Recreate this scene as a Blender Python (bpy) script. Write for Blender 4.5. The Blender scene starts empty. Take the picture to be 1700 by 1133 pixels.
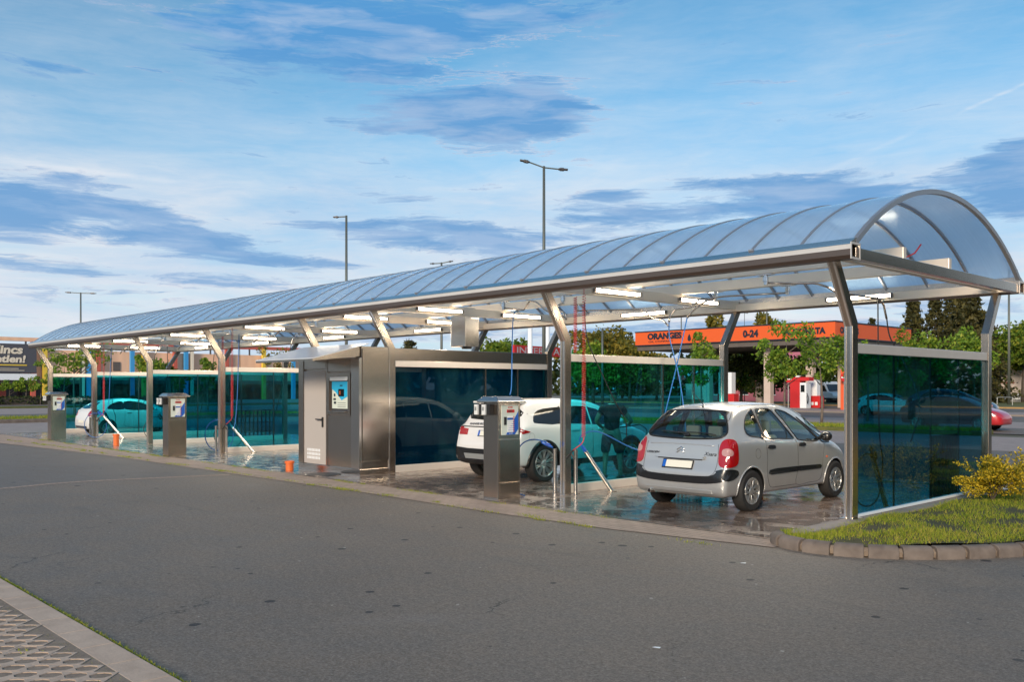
import bpy, bmesh, math, random
import numpy as np
from mathutils import Vector, Matrix
from mathutils.bvhtree import BVHTree
from mathutils.geometry import delaunay_2d_cdt
R_ = math.radians; PI = math.pi
random.seed(7); rng = np.random.default_rng(7)
S = bpy.context.scene; C = S.collection

# ------------------------------------------------------------ camera, sky, sun, exposure
CAMX, CAMY, CAMZ, YAW, FOC = 5.606, -11.380, 1.84, 0.8174, 1497.1/1700
cd = bpy.data.cameras.new('camera'); cam = bpy.data.objects.new('camera', cd); C.objects.link(cam)
cam.location = (CAMX, CAMY, CAMZ); cam.rotation_euler = (PI/2, 0, YAW)
cd.sensor_width = 36; cd.lens = FOC*36; cd.shift_y = 78.24/1700; cd.clip_end = 3000; cd.clip_start = .05
S.camera = cam
S.view_settings.view_transform = 'Standard'; S.view_settings.look = 'None'
S.view_settings.exposure = 0.50; S.view_settings.gamma = 1
SUN_EL, SUN_AZ = 20.0, 24.0        # azimuth of the sun measured from -Y towards +X

def px_dir(u, v):                    # only used to aim the real clouds' bearings once
    F = Vector((-math.sin(YAW), math.cos(YAW), 0)); Rr = Vector((math.cos(YAW), math.sin(YAW), 0))
    d = F + Rr*((u-850)/1497.1) + Vector((0,0,1))*((566.5+78.24-v)/1497.1)
    return d.normalized()

class NT:
    def __init__(s, tree): s.t = tree; s.n = tree.nodes; s.l = tree.links
    def new(s, typ, **kw):
        n = s.n.new(typ)
        for k, v in kw.items(): setattr(n, k, v)
        return n
    def put(s, sock, val):
        if hasattr(val, 'links') or hasattr(val, 'is_linked'): s.l.new(val, sock)
        else: sock.default_value = val
    def math(s, op, a, b=0.0, c=0.0, clamp=False):
        n = s.new('ShaderNodeMath', operation=op); n.use_clamp = clamp
        s.put(n.inputs[0], a); s.put(n.inputs[1], b); s.put(n.inputs[2], c); return n.outputs[0]
    def mix(s, f, a, b, blend='MIX'):
        n = s.new('ShaderNodeMix', data_type='RGBA', blend_type=blend)
        s.put(n.inputs[0], f)
        for sock, v in ((n.inputs[6], a), (n.inputs[7], b)):
            if isinstance(v, tuple) and len(v) == 3: v = v+(1,)
            s.put(sock, v)
        return n.outputs[2]
    def noise(s, vec, scale, detail=4, rough=.55, dist=0.0, color=False):
        n = s.new('ShaderNodeTexNoise'); s.l.new(vec, n.inputs['Vector'])
        n.inputs['Scale'].default_value = scale; n.inputs['Detail'].default_value = detail
        n.inputs['Roughness'].default_value = rough; n.inputs['Distortion'].default_value = dist
        return n.outputs['Color' if color else 'Fac']
    def ramp(s, fac, stops, interp='LINEAR'):
        n = s.new('ShaderNodeValToRGB'); n.color_ramp.interpolation = interp
        e = n.color_ramp.elements
        while len(e) < len(stops): e.new(.5)
        for el, (p, c) in zip(e, stops):
            el.position = p; el.color = (c, c, c, 1) if isinstance(c, (int, float)) else tuple(c)+(1,)
        s.l.new(fac, n.inputs[0]); return n.outputs[0]
    def sep(s, v): n = s.new('ShaderNodeSeparateXYZ'); s.l.new(v, n.inputs[0]); return n.outputs
    def comb(s, x, y, z):
        n = s.new('ShaderNodeCombineXYZ'); s.put(n.inputs[0], x); s.put(n.inputs[1], y); s.put(n.inputs[2], z); return n.outputs[0]
    def mapping(s, v, scale=(1,1,1), rot=(0,0,0), loc=(0,0,0)):
        n = s.new('ShaderNodeMapping'); s.l.new(v, n.inputs[0])
        n.inputs['Scale'].default_value = scale; n.inputs['Rotation'].default_value = rot; n.inputs['Location'].default_value = loc
        return n.outputs[0]
    def bump(s, h, strength=.3, dist=.01):
        n = s.new('ShaderNodeBump'); s.l.new(h, n.inputs['Height'])
        n.inputs['Strength'].default_value = strength; n.inputs['Distance'].default_value = dist; return n.outputs[0]

def build_world():
    W = bpy.data.worlds.new('World'); S.world = W; W.use_nodes = True
    t = NT(W.node_tree); W.node_tree.nodes.clear()
    out = t.new('ShaderNodeOutputWorld'); bg = t.new('ShaderNodeBackground')
    sky = t.new('ShaderNodeTexSky', sky_type='NISHITA'); sky.sun_disc = False
    sky.sun_elevation = R_(SUN_EL); sky.sun_rotation = R_(180-SUN_AZ)
    sky.air_density = 1.0; sky.dust_density = .6; sky.ozone_density = 2.5; sky.altitude = 200
    skyc = t.mix(1.0, sky.outputs[0], (SKYK*.60, SKYK*1.18, SKYK*1.24), 'MULTIPLY')
    tc = t.new('ShaderNodeTexCoord').outputs['Generated']
    x, y, z = t.sep(tc)
    # bearing (0 = the photograph's axis) and elevation in radians
    fx = t.math('ADD', t.math('MULTIPLY', x, -math.sin(YAW)), t.math('MULTIPLY', y, math.cos(YAW)))
    rx = t.math('ADD', t.math('MULTIPLY', x, math.cos(YAW)), t.math('MULTIPLY', y, math.sin(YAW)))
    az = t.math('ARCTAN2', rx, fx)
    el = t.math('ARCSINE', z)
    # flat cloud sheets seen in perspective
    zc = t.math('ADD', t.math('MAXIMUM', z, 0.0), .10)
    plane = t.comb(t.math('DIVIDE', rx, zc), t.math('DIVIDE', fx, zc), 0.0)
    flat = t.comb(t.math('MULTIPLY', az, 1.0), t.math('MULTIPLY', el, 3.4), 0.0)
    warp = t.noise(flat, 4.0, 4, .6, 0.0, color=True)
    wv = t.new('ShaderNodeVectorMath', operation='MULTIPLY_ADD'); t.l.new(warp, wv.inputs[0]); wv.inputs[1].default_value = (.16, .10, 0); t.l.new(flat, wv.inputs[2]); flw = wv.outputs[0]
    n1 = t.noise(t.mapping(flw, scale=(.8,1.5,1), loc=(3.1, 1.2, 0)), 9.0, 10, .68, .2)
    n2 = t.noise(t.mapping(plane, loc=(1.7, 4.3, 0)), 1.1, 7, .6, .6)
    n3 = t.noise(t.mapping(flat, loc=(9.1, 6.2, 0)), 3.0, 5, .55, .3)
    nf = t.noise(t.mapping(flw, scale=(.55,1.6,1), loc=(5.5, 2.2, 0)), 30.0, 8, .72, .3)
    # white veil: thick near the horizon, thin and streaky higher up
    veil = t.ramp(el, [(0.0, .96), (.13, .92), (.20, .80), (.26, .50), (.32, .26), (.42, .12)], 'EASE')
    veil = t.math('ADD', veil, t.math('MULTIPLY', t.math('SUBTRACT', n2, .5), .7))
    veil = t.math('ADD', veil, t.math('MULTIPLY', t.math('SUBTRACT', n1, .5), .35), clamp=True)
    white = t.mix(t.ramp(t.math('ADD', t.math('MULTIPLY', n3, .6), t.math('MULTIPLY', n1, .4)), [(.35, 0), (.62, 1)]), (.44, .60, .80), (.76, .79, .84))
    col = t.mix(veil, skyc, white)
    # grey-blue cloud masses (u, v, ru, rv, strength) given as bearings and heights of the photographed ones
    F = [(830,200,125,44,1.5),(900,178,70,30,.8),(660,216,120,11,.9),(780,185,120,26,.7),
         (560,70,190,60,.85),(700,40,220,45,.8),(430,45,90,45,.7),(880,20,200,30,.5),(420,95,60,40,.5),(640,110,90,18,.6),
         (60,330,130,26,1.2),(30,360,90,26,1.0),(190,352,100,14,1.0),(120,300,90,9,.7),(260,388,110,16,1.0),(350,400,90,20,1.0),(400,428,130,12,1.1),(250,360,60,8,.7),(40,440,130,13,.9),(120,452,90,9,.7),(30,398,70,8,.8),
         (700,380,110,24,1.0),(640,405,90,14,.8),(790,398,80,16,.9),(860,420,70,14,.7),(690,330,60,9,.6),(480,340,90,12,.6),(540,375,60,8,.6),
         (1010,325,70,12,1.0),(960,345,50,9,.8),(1060,352,70,14,.8),(940,362,60,9,.8),(1160,308,60,9,.9),(1265,318,70,22,1.15),(1375,318,80,28,1.2),(1450,322,70,18,.9),(1330,345,110,16,.9),(1120,362,110,13,.9),(1190,345,60,8,.7),(1000,390,110,12,.8),
         (1680,265,80,34,1.4),(1640,315,110,26,1.0),(1690,345,90,30,1.0),(1560,300,50,10,.6),(1100,430,300,12,.6),
         (80,108,120,7,.9),(250,118,120,7,.5),(300,40,30,25,.4),(370,466,150,12,.9),(520,440,120,8,.6),(1560,520,260,22,.6),(1250,545,320,12,.7),(100,500,200,16,.5),(150,480,120,8,.6),(750,560,300,14,.6),
         (-300,300,350,50,.9),(2100,250,300,60,.9),(2000,420,200,20,.8)]
    acc = None
    for (u, v, ru, rv, s) in F:
        d = px_dir(u, v); F0 = Vector((-math.sin(YAW), math.cos(YAW), 0)); R0 = Vector((math.cos(YAW), math.sin(YAW), 0))
        a0 = math.atan2(d.dot(R0), d.dot(F0)); e0 = math.asin(d.z)
        k = math.cos(a0)**2
        dx = t.math('MULTIPLY', t.math('SUBTRACT', az, a0), 1497/ru/max(k, .55))
        dy = t.math('MULTIPLY', t.math('SUBTRACT', el, e0), 1497/rv/max(math.sqrt(k), .6))
        q = t.math('ADD', t.math('MULTIPLY', dx, dx), t.math('MULTIPLY', dy, dy))
        g = t.math('MULTIPLY', t.math('EXPONENT', t.math('MULTIPLY', q, -.9)), s)
        acc = g if acc is None else t.math('ADD', acc, g)
    m = t.math('ADD', t.math('SUBTRACT', t.math('MULTIPLY', acc, 1.25), .57), t.math('ADD', t.math('MULTIPLY', t.math('SUBTRACT', n1, .5), 4.6), t.math('MULTIPLY', t.math('SUBTRACT', nf, .5), 2.2)))
    m = t.ramp(m, [(0.0, 0.0), (.22, .38), (.65, .85), (1.0, 1.0)], 'EASE')
    dark = t.mix(t.ramp(el, [(.0, 0), (.45, 1)]), (.22, .39, .64), (.07, .30, .64))
    dark = t.mix(t.ramp(t.noise(t.mapping(flw, loc=(3.1,1.26,0), scale=(.8,1.5,1)), 9.0, 6, .6, .2), [(.46, 0), (.64, 1)]), dark, (.30, .46, .70))
    # other scattered clouds all round the sky, so that reflections have something in them
    n4 = t.noise(t.mapping(plane, loc=(11.7, 2.3, 0)), .8, 6, .6, .5)
    back = t.math('MULTIPLY', t.ramp(n4, [(.50, 0), (.66, .8)], 'EASE'), t.ramp(fx, [(.0, 1), (.35, 0)]))
    col = t.mix(t.math('MULTIPLY', t.math('MAXIMUM', m, back), .94), col, dark)
    # old contrails
    for (u1, v1, u2, v2, wd, st) in ((1585,190,1760,112,2.2,.38),(1335,300,1540,208,3.5,.20),(-40,258,340,306,4.5,.45)):
        P0, P1 = [(math.atan2(d_.dot(Vector((math.cos(YAW), math.sin(YAW), 0))), d_.dot(Vector((-math.sin(YAW), math.cos(YAW), 0)))), math.asin(d_.z)) for d_ in (px_dir(u1, v1), px_dir(u2, v2))]
        ex, ey = P1[0]-P0[0], P1[1]-P0[1]; LL = math.hypot(ex, ey); ex /= LL; ey /= LL
        qa = t.math('SUBTRACT', az, P0[0]); qb = t.math('SUBTRACT', el, P0[1])
        along = t.math('DIVIDE', t.math('ADD', t.math('MULTIPLY', qa, ex), t.math('MULTIPLY', qb, ey)), LL)
        off_ = t.math('ADD', t.math('ABSOLUTE', t.math('SUBTRACT', t.math('MULTIPLY', qa, ey), t.math('MULTIPLY', qb, ex))), t.math('MULTIPLY', t.math('SUBTRACT', nf, .5), .004))
        g_ = t.math('EXPONENT', t.math('MULTIPLY', t.math('POWER', t.math('DIVIDE', t.math('MAXIMUM', off_, 0.0), wd/1497), 2.0), -1.0))
        g_ = t.math('MULTIPLY', t.math('MULTIPLY', g_, t.ramp(along, [(0.0, 0), (.15, st), (.85, st), (1.0, 0)])), t.ramp(n1, [(.38, .3), (.60, 1)]))
        col = t.mix(g_, col, (.82, .84, .88))
    # pink fringes
    pk = t.math('MULTIPLY', t.ramp(m, [(.02, 0), (.18, 1), (.45, 0)]), t.ramp(n3, [(.48, 0), (.62, .55)]))
    col = t.mix(t.math('MULTIPLY', pk, .7), col, (.74, .64, .68))
    t.l.new(col, bg.inputs[0]); bg.inputs[1].default_value = .74
    t.l.new(bg.outputs[0], out.inputs[0])
SKYK = 0.12
build_world()
sl = bpy.data.lights.new('sun', 'SUN'); sl.energy = 2.5; sl.angle = R_(15); sl.color = (1, .82, .63)
so = bpy.data.objects.new('sun', sl); C.objects.link(so)
sd = Vector((math.sin(R_(SUN_AZ))*math.cos(R_(SUN_EL)), -math.cos(R_(SUN_AZ))*math.cos(R_(SUN_EL)), math.sin(R_(SUN_EL))))
so.rotation_euler = sd.to_track_quat('Z', 'Y').to_euler()

# ------------------------------------------------------------ materials
MATS = {}
def mat(name, base=(.5,.5,.5), rough=.5, metal=0.0, coat=0.0, emit=None, es=1.0, spec=.5, fn=None, alpha=None):
    m = bpy.data.materials.new(name); m.use_nodes = True
    t = NT(m.node_tree); b = m.node_tree.nodes['Principled BSDF']
    b.inputs['Base Color'].default_value = tuple(base)+(1,); b.inputs['Roughness'].default_value = rough
    b.inputs['Metallic'].default_value = metal; b.inputs['Coat Weight'].default_value = coat; b.inputs['Coat Roughness'].default_value = .06
    b.inputs['Specular IOR Level'].default_value = spec
    if emit: b.inputs['Emission Color'].default_value = tuple(emit)+(1,); b.inputs['Emission Strength'].default_value = es
    if fn: fn(t, b)
    MATS[name] = m; return m
def link(t, b, name, sock): t.l.new(sock, b.inputs[name])
def OC(t): return t.new('ShaderNodeTexCoord').outputs['Object']
def GEO(t): return t.new('ShaderNodeNewGeometry').outputs['Position']

def schlick(t, f0=.04, k=1.0):      # same from both sides of a thin sheet
    lw = t.new('ShaderNodeLayerWeight'); lw.inputs['Blend'].default_value = .5
    return t.math('ADD', t.math('MULTIPLY', t.math('POWER', lw.outputs['Facing'], 5.0), (1-f0)*k), f0, clamp=True)
def steel_fn(base, r0, r1, streak=(60, 60, 1.2)):
    def fn(t, b):
        p = GEO(t)
        br = t.noise(t.mapping(p, scale=tuple(q*3 if q > 5 else q for q in streak)), 3.0, 2, .5)
        sm = t.noise(p, 1.3, 5, .65)
        fine = t.noise(p, 14, 3, .6)
        c = t.mix(sm, tuple(x*.90 for x in base), tuple(min(1, x*1.08) for x in base))
        c = t.mix(t.ramp(fine, [(.60, 0), (.80, .12)]), c, tuple(x*.7 for x in base))
        link(t, b, 'Base Color', c)
        link(t, b, 'Roughness', t.math('ADD', t.math('MULTIPLY', br, r1-r0), r0))
    return fn
mat('steel', metal=1, fn=steel_fn((.60,.51,.43), .16, .26))
mat('steel_h', metal=1, fn=steel_fn((.64,.55,.47), .15, .26, (1.2, 1.2, 60)))
mat('steel_rib', metal=.7, fn=steel_fn((.40,.40,.42), .3, .5))
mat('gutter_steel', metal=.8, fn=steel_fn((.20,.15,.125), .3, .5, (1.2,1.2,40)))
mat('rail_steel', metal=.45, fn=steel_fn((.80,.73,.66), .25, .4))
mat('steel_light', metal=1, fn=steel_fn((.70,.64,.58), .12, .32))
mat('beam_steel', metal=.40, fn=steel_fn((.80,.71,.60), .28, .5, (1.2, 1.2, 40)))
mat('bright_strip', (.85,.80,.76), .16, .9)
mat('dark_steel', (.18,.16,.15), .35, .9)
mat('chrome', (.8,.8,.8), .08, 1)
mat('black', (.012,.012,.013), .45)
mat('black_gloss', (.008,.008,.009), .08, coat=.5)
mat('rubber', (.016,.016,.017), .75, fn=lambda t,b: link(t,b,'Base Color', t.mix(t.noise(OC(t), 9, 4), (.010,.010,.011), (.03,.028,.026))))
mat('tube_glow', (1,1,1), .4, emit=(1,.86,.64), es=13)
mat('white_plastic', (.75,.75,.73), .4)
mat('red', (.62,.02,.015), .35); mat('red_hose', (.62,.012,.015), .35, coat=.3)
mat('blue_hose', (.006,.11,.36), .45, coat=.1); mat('blue', (.01,.11,.50), .35); mat('cyan_panel', (.02,.42,.72), .4)
mat('panel_white', (.66,.72,.64), .3, coat=.3)
mat('orange', (.80,.16,.03), .5); mat('fascia_orange', (.78,.115,.018), .55)
mat('sign_green', (.02,.40,.06), .5)
mat('ink', (.012,.02,.035), .5); mat('ink_red', (.6,.02,.02), .5)
mat('door_paint', (.50,.45,.41), .45, .1)
mat('rail_white', (.85,.87,.88), .35)

def glass_fn(tint, gl=(.95,.98,1), ior=1.5, boost=0.0, rough=.0):
    def fn(t, b):
        nt = t; out = t.n['Material Output']
        tr = t.new('ShaderNodeBsdfTransparent'); tr.inputs[0].default_value = tuple(tint)+(1,)
        g = t.new('ShaderNodeBsdfGlossy'); g.inputs['Color'].default_value = tuple(gl)+(1,); g.inputs['Roughness'].default_value = rough
        ms = t.new('ShaderNodeMixShader'); t.l.new(schlick(t, .05+boost), ms.inputs[0])
        t.l.new(tr.outputs[0], ms.inputs[1]); t.l.new(g.outputs[0], ms.inputs[2]); t.l.new(ms.outputs[0], out.inputs[0])
    return fn
def teal_fn(ca, cb):     # tinted screen glass with a thin film of water drops and dirt
  def fn(t, b):
      out = t.n['Material Output']; p = GEO(t)
      d = t.noise(t.mapping(p, scale=(1, 14, .7)), 3.0, 6, .7)
      film = t.math('MULTIPLY', t.ramp(t.noise(t.mapping(p, loc=(0,2.2,.4)), .75, 5, .6, .6), [(.50, 0), (.66, .05)]), t.ramp(t.noise(t.mapping(p, scale=(1, 30, .5)), 2.0, 4, .7), [(.30, .4), (.65, 1)]))
      dirt = t.math('MULTIPLY', t.ramp(d, [(.50, 0), (.8, 1)]), .06); dirt = t.math('ADD', dirt, film)
      tr = t.new('ShaderNodeBsdfTransparent'); t.l.new(t.mix(d, ca, cb), tr.inputs[0])
      df = t.new('ShaderNodeBsdfDiffuse'); df.inputs[0].default_value = (.10,.36,.34,1)
      g = t.new('ShaderNodeBsdfGlossy'); g.inputs['Color'].default_value = (.85,1,1,1); g.inputs['Roughness'].default_value = .015
      m1 = t.new('ShaderNodeMixShader'); t.l.new(dirt, m1.inputs[0]); t.l.new(tr.outputs[0], m1.inputs[1]); t.l.new(df.outputs[0], m1.inputs[2])
      ms = t.new('ShaderNodeMixShader'); t.l.new(schlick(t, .042, .9), ms.inputs[0]); t.l.new(m1.outputs[0], ms.inputs[1]); t.l.new(g.outputs[0], ms.inputs[2])
      t.l.new(ms.outputs[0], out.inputs[0])
  return fn
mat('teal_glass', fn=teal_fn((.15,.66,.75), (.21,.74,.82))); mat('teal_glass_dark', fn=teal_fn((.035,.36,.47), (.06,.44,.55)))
mat('car_glass', fn=glass_fn((.60,.72,.68), ior=1.5, boost=.05))
mat('dark_glass', (.010,.013,.014), .03, coat=1)
mat('backing_panel', (.22,.34,.36), .7)
mat('clear_glass', fn=glass_fn((.85,.9,.9)))
def roof_fn(t, b):
    out = t.n['Material Output']; p = GEO(t)
    st = t.noise(t.mapping(p, scale=(14, .5, .5)), 2.0, 5, .65)
    blot = t.noise(p, .55, 5, .6)
    tr = t.new('ShaderNodeBsdfTransparent'); tr.inputs[0].default_value = (.55,.72,.90,1)
    df = t.new('ShaderNodeBsdfDiffuse'); t.l.new(t.mix(t.math('MULTIPLY', st, blot), (.36,.63,.99), (.70,.87,1.0)), df.inputs[0])
    tl = t.new('ShaderNodeBsdfTranslucent'); tl.inputs[0].default_value = (.66,.80,.96,1)
    a = t.new('ShaderNodeMixShader'); a.inputs[0].default_value = .45; t.l.new(df.outputs[0], a.inputs[1]); t.l.new(tl.outputs[0], a.inputs[2])
    c = t.new('ShaderNodeMixShader'); t.l.new(t.math('ADD', t.math('MULTIPLY', st, .20), .70), c.inputs[0]); t.l.new(tr.outputs[0], c.inputs[1]); t.l.new(a.outputs[0], c.inputs[2])
    g = t.new('ShaderNodeBsdfGlossy'); g.inputs['Color'].default_value = (.85,.94,1,1); g.inputs['Roughness'].default_value = .16
    ms = t.new('ShaderNodeMixShader'); t.l.new(schlick(t, .07, .8), ms.inputs[0]); t.l.new(c.outputs[0], ms.inputs[1]); t.l.new(g.outputs[0], ms.inputs[2])
    t.l.new(ms.outputs[0], out.inputs[0])
mat('polycarbonate', fn=roof_fn)
mat('awning_sheet', (.66,.67,.70), .25, coat=.4)

def asphalt_fn(t, b):
    p = GEO(t); big = t.noise(p, .16, 5, .6); mid = t.noise(p, 1.6, 8, .72); fine = t.noise(p, 48, 6, .8)
    c = t.mix(t.ramp(big, [(.3, 0), (.7, 1)]), (.160,.121,.088), (.226,.176,.130))
    c = t.mix(t.ramp(mid, [(.35, .5), (.6, 0)]), c, (.090,.076,.064))
    c = t.mix(t.math('MULTIPLY', t.ramp(fine, [(.48, 0), (.68, 1)]), .75), c, (.36,.32,.28))
    c = t.mix(t.ramp(fine, [(.30, .9), (.46, 0)]), c, (.030,.028,.026))
    gr = t.noise(t.mapping(p, loc=(2,5,0)), 17, 8, .88)
    c = t.mix(t.ramp(gr, [(.40, .45), (.50, 0)]), c, (.066,.056,.047)); c = t.mix(t.ramp(gr, [(.52, 0), (.62, .45)]), c, (.31,.265,.22))
    # hairline cracks and a repaired strip of another tone
    pw = t.new('ShaderNodeVectorMath', operation='MULTIPLY_ADD'); t.l.new(t.noise(p, 1.7, 5, .65, 0, color=True), pw.inputs[0]); pw.inputs[1].default_value = (.9, .9, 0); t.l.new(p, pw.inputs[2])
    vc = t.new('ShaderNodeTexVoronoi', feature='DISTANCE_TO_EDGE'); t.l.new(t.mapping(pw.outputs[0], scale=(1,1,0)), vc.inputs['Vector']); vc.inputs['Scale'].default_value = .33
    gate = t.ramp(t.noise(t.mapping(p, loc=(8,1,0)), .35, 3), [(.58, 0), (.66, 1)])
    c = t.mix(t.math('MULTIPLY', t.math('MULTIPLY', t.math('LESS_THAN', vc.outputs['Distance'], .0032), gate), .7), c, (.030,.028,.026))
    px = t.sep(p)
    side = t.math('LESS_THAN', px[0], -12.9)
    c = t.mix(t.math('MULTIPLY', side, .5), c, (.135,.125,.118))
    # curved tyre track in front of the near bays
    dx_ = t.math('SUBTRACT', px[0], -1.0); dy_ = t.math('SUBTRACT', px[1], 3.2)
    rr_ = t.math('SQRT', t.math('ADD', t.math('MULTIPLY', dx_, dx_), t.math('MULTIPLY', dy_, dy_)))
    for r0 in ():
        band = t.math('LESS_THAN', t.math('ABSOLUTE', t.math('SUBTRACT', t.math('ADD', rr_, t.math('MULTIPLY', t.math('SUBTRACT', mid, .5), .35)), r0)), .09)
        c = t.mix(t.math('MULTIPLY', t.math('MULTIPLY', band, t.ramp(a_ := t.noise(t.mapping(p, loc=(r0,0,0)), .5, 3), [(.45, 0), (.62, 1)])), .38), c, (.045,.042,.040))
    pale = t.noise(t.mapping(p, loc=(3,7,0)), .55, 7, .7, .8)
    c = t.mix(t.ramp(pale, [(.58, 0), (.74, .30)]), c, (.25,.22,.195))
    # oil drips: sparse dark round spots
    v = t.new('ShaderNodeTexVoronoi', feature='F1'); t.l.new(t.mapping(p, scale=(1,1,0)), v.inputs['Vector']); v.inputs['Scale'].default_value = 3.4
    sx = t.sep(v.outputs['Color'])
    sz = t.math('MULTIPLY', t.math('POWER', sx[0], 4.0), .20)
    edge = t.math('ADD', v.outputs['Distance'], t.math('MULTIPLY', t.math('SUBTRACT', t.noise(p, 22, 3), .5), .05))
    spot = t.math('LESS_THAN', edge, sz)
    reg = t.ramp(t.noise(t.mapping(p, loc=(4,2,0)), .22, 2), [(.36, 0), (.46, 1)])
    c = t.mix(t.math('MULTIPLY', t.math('MULTIPLY', spot, reg), .85), c, (.012,.013,.016))
    # tyre scuffs
    a = t.noise(t.mapping(p, scale=(.25, 2.2, 1), rot=(0,0,.25)), 1.0, 5, .65, 1.0)
    c = t.mix(t.ramp(a, [(.58, 0), (.72, .35)]), c, (.075,.069,.064))
    # a few pale crumbs
    v2 = t.new('ShaderNodeTexVoronoi'); t.l.new(t.mapping(p, scale=(1,1,0)), v2.inputs['Vector']); v2.inputs['Scale'].default_value = 5.1
    s2 = t.sep(v2.outputs['Color'])
    crumb = t.math('LESS_THAN', v2.outputs['Distance'], t.math('MULTIPLY', t.math('POWER', s2[1], 6.0), .10))
    c = t.mix(crumb, c, (.42,.38,.33))
    link(t, b, 'Base Color', c); link(t, b, 'Roughness', t.ramp(mid, [(.3, .62), (.7, .82)]))
    link(t, b, 'Normal', t.bump(fine, .55, .006))
mat('asphalt', fn=asphalt_fn)
def wet_fn(t, b):
    p = GEO(t); a = t.noise(p, .7, 6, .62, .8); c2 = t.noise(t.mapping(p, loc=(7,3,0)), 2.6, 6, .65); f = t.noise(p, 55, 3, .6)
    c = t.mix(t.ramp(a, [(.35, 0), (.65, 1)]), (.10,.068,.052), (.26,.18,.14))
    c = t.mix(t.math('MULTIPLY', f, .5), c, (.17,.14,.12))
    sud = t.noise(t.mapping(p, loc=(1,9,0)), 1.2, 8, .72, 1.2)
    c = t.mix(t.ramp(sud, [(.66, 0), (.70, .5), (.72, .0)]), c, (.55,.55,.56))
    link(t, b, 'Base Color', c)
    link(t, b, 'Roughness', t.ramp(c2, [(.36, .05), (.48, .16), (.62, .48)]))
    b.inputs['Specular IOR Level'].default_value = .8; b.inputs['Coat Weight'].default_value = .25; b.inputs['Coat Roughness'].default_value = .08
    rip = t.noise(t.mapping(p, scale=(1,1,1)), 9, 4, .55)
    h = t.math('ADD', t.math('MULTIPLY', rip, .6), t.math('MULTIPLY', f, t.ramp(c2, [(.42, 0), (.65, .5)])))
    link(t, b, 'Normal', t.bump(h, .12, .010))
mat('wet_concrete', fn=wet_fn)
def paver_fn(c1, c2, m, sc=(10,5), rot=0.0, mortar=.02):
    def fn(t, b):
        p = t.mapping(GEO(t), rot=(0,0,rot))
        br = t.new('ShaderNodeTexBrick'); t.l.new(p, br.inputs['Vector'])
        br.inputs['Scale'].default_value = 1; br.inputs['Brick Width'].default_value = 1/sc[1]; br.inputs['Row Height'].default_value = 1/sc[0]
        br.inputs['Mortar Size'].default_value = mortar*.3; br.inputs['Color1'].default_value = tuple(c1)+(1,); br.inputs['Color2'].default_value = tuple(c2)+(1,); br.inputs['Mortar'].default_value = tuple(m)+(1,)
        n = t.noise(GEO(t), 1.1, 6, .65); n2 = t.noise(GEO(t), 40, 3)
        c = t.mix(t.ramp(n, [(.35, .45), (.6, 0)]), br.outputs['Color'], tuple(x*.55 for x in c1))
        c = t.mix(t.math('MULTIPLY', n2, .35), c, tuple(min(1, x*1.35) for x in c2))
        link(t, b, 'Base Color', c); b.inputs['Roughness'].default_value = .8
        link(t, b, 'Normal', t.bump(t.math('SUBTRACT', t.math('MULTIPLY', n2, .3), br.outputs['Fac']), .5, .008))
    return fn
mat('strip_pavers', fn=paver_fn((.42,.305,.235), (.32,.235,.185), (.10,.095,.055), (9, 4.5)))
mat('lot_pavers', fn=paver_fn((.42,.33,.29), (.35,.28,.25), (.20,.17,.14), (6, 5)))
def noisy(c1, c2, sc=3, rough=.8, bump=.3, fs=40):
    def fn(t, b):
        n = t.noise(GEO(t), sc, 6, .65); f = t.noise(GEO(t), fs, 4, .6)
        c = t.mix(t.ramp(n, [(.3, 0), (.7, 1)]), c1, c2); c = t.mix(t.math('MULTIPLY', f, .3), c, tuple(x*.5 for x in c1))
        link(t, b, 'Base Color', c); b.inputs['Roughness'].default_value = rough; link(t, b, 'Normal', t.bump(f, bump, .006))
    return fn
mat('concrete', fn=noisy((.20,.17,.15), (.33,.28,.25)))
mat('kerb_stone', fn=noisy((.13,.10,.082), (.25,.20,.165), 5, .85, .7))
mat('flush_kerb', fn=noisy((.46,.34,.255), (.64,.485,.37), 4, .85, .5))
mat('soil', fn=noisy((.20,.15,.115), (.32,.25,.19), 9, .95, .8))
mat('lawn_soil', fn=noisy((.05,.055,.018), (.11,.085,.04), 5, .95, .8))
mat('verge', fn=noisy((.08,.10,.02), (.17,.15,.04), 2, .95, .6))
mat('land', fn=noisy((.10,.10,.06), (.17,.15,.10), .3, .95, .2))
mat('yellow_kerb', fn=noisy((.45,.26,.08), (.55,.34,.13), 3))
def leaf_fn(cols, tr=.25):
    def fn(t, b):
        r = t.new('ShaderNodeNewGeometry').outputs['Random Per Island']
        n = t.noise(GEO(t), .9, 3, .6)
        f = t.math('ADD', t.math('MULTIPLY', r, .55), t.math('MULTIPLY', n, .45))
        k = len(cols)
        link(t, b, 'Base Color', t.ramp(f, [(.15+.7*i/(k-1), c) for i, c in enumerate(cols)]))
        b.inputs['Roughness'].default_value = .6; b.inputs['Specular IOR Level'].default_value = .3
        out = t.n['Material Output']; tl = t.new('ShaderNodeBsdfTranslucent'); t.l.new(t.ramp(f, [(.15+.7*i/(k-1), tuple(min(1, x*1.5) for x in c)) for i, c in enumerate(cols)]), tl.inputs[0])
        ms = t.new('ShaderNodeMixShader'); ms.inputs[0].default_value = tr; t.l.new(b.outputs[0], ms.inputs[1]); t.l.new(tl.outputs[0], ms.inputs[2]); t.l.new(ms.outputs[0], out.inputs[0])
    return fn
mat('leaf_green', fn=leaf_fn([(.04,.09,.010), (.09,.165,.015), (.18,.24,.02), (.32,.30,.03)]))
mat('leaf_fresh', fn=leaf_fn([(.06,.12,.012), (.12,.22,.02), (.22,.32,.03), (.36,.36,.04)]))
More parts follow.
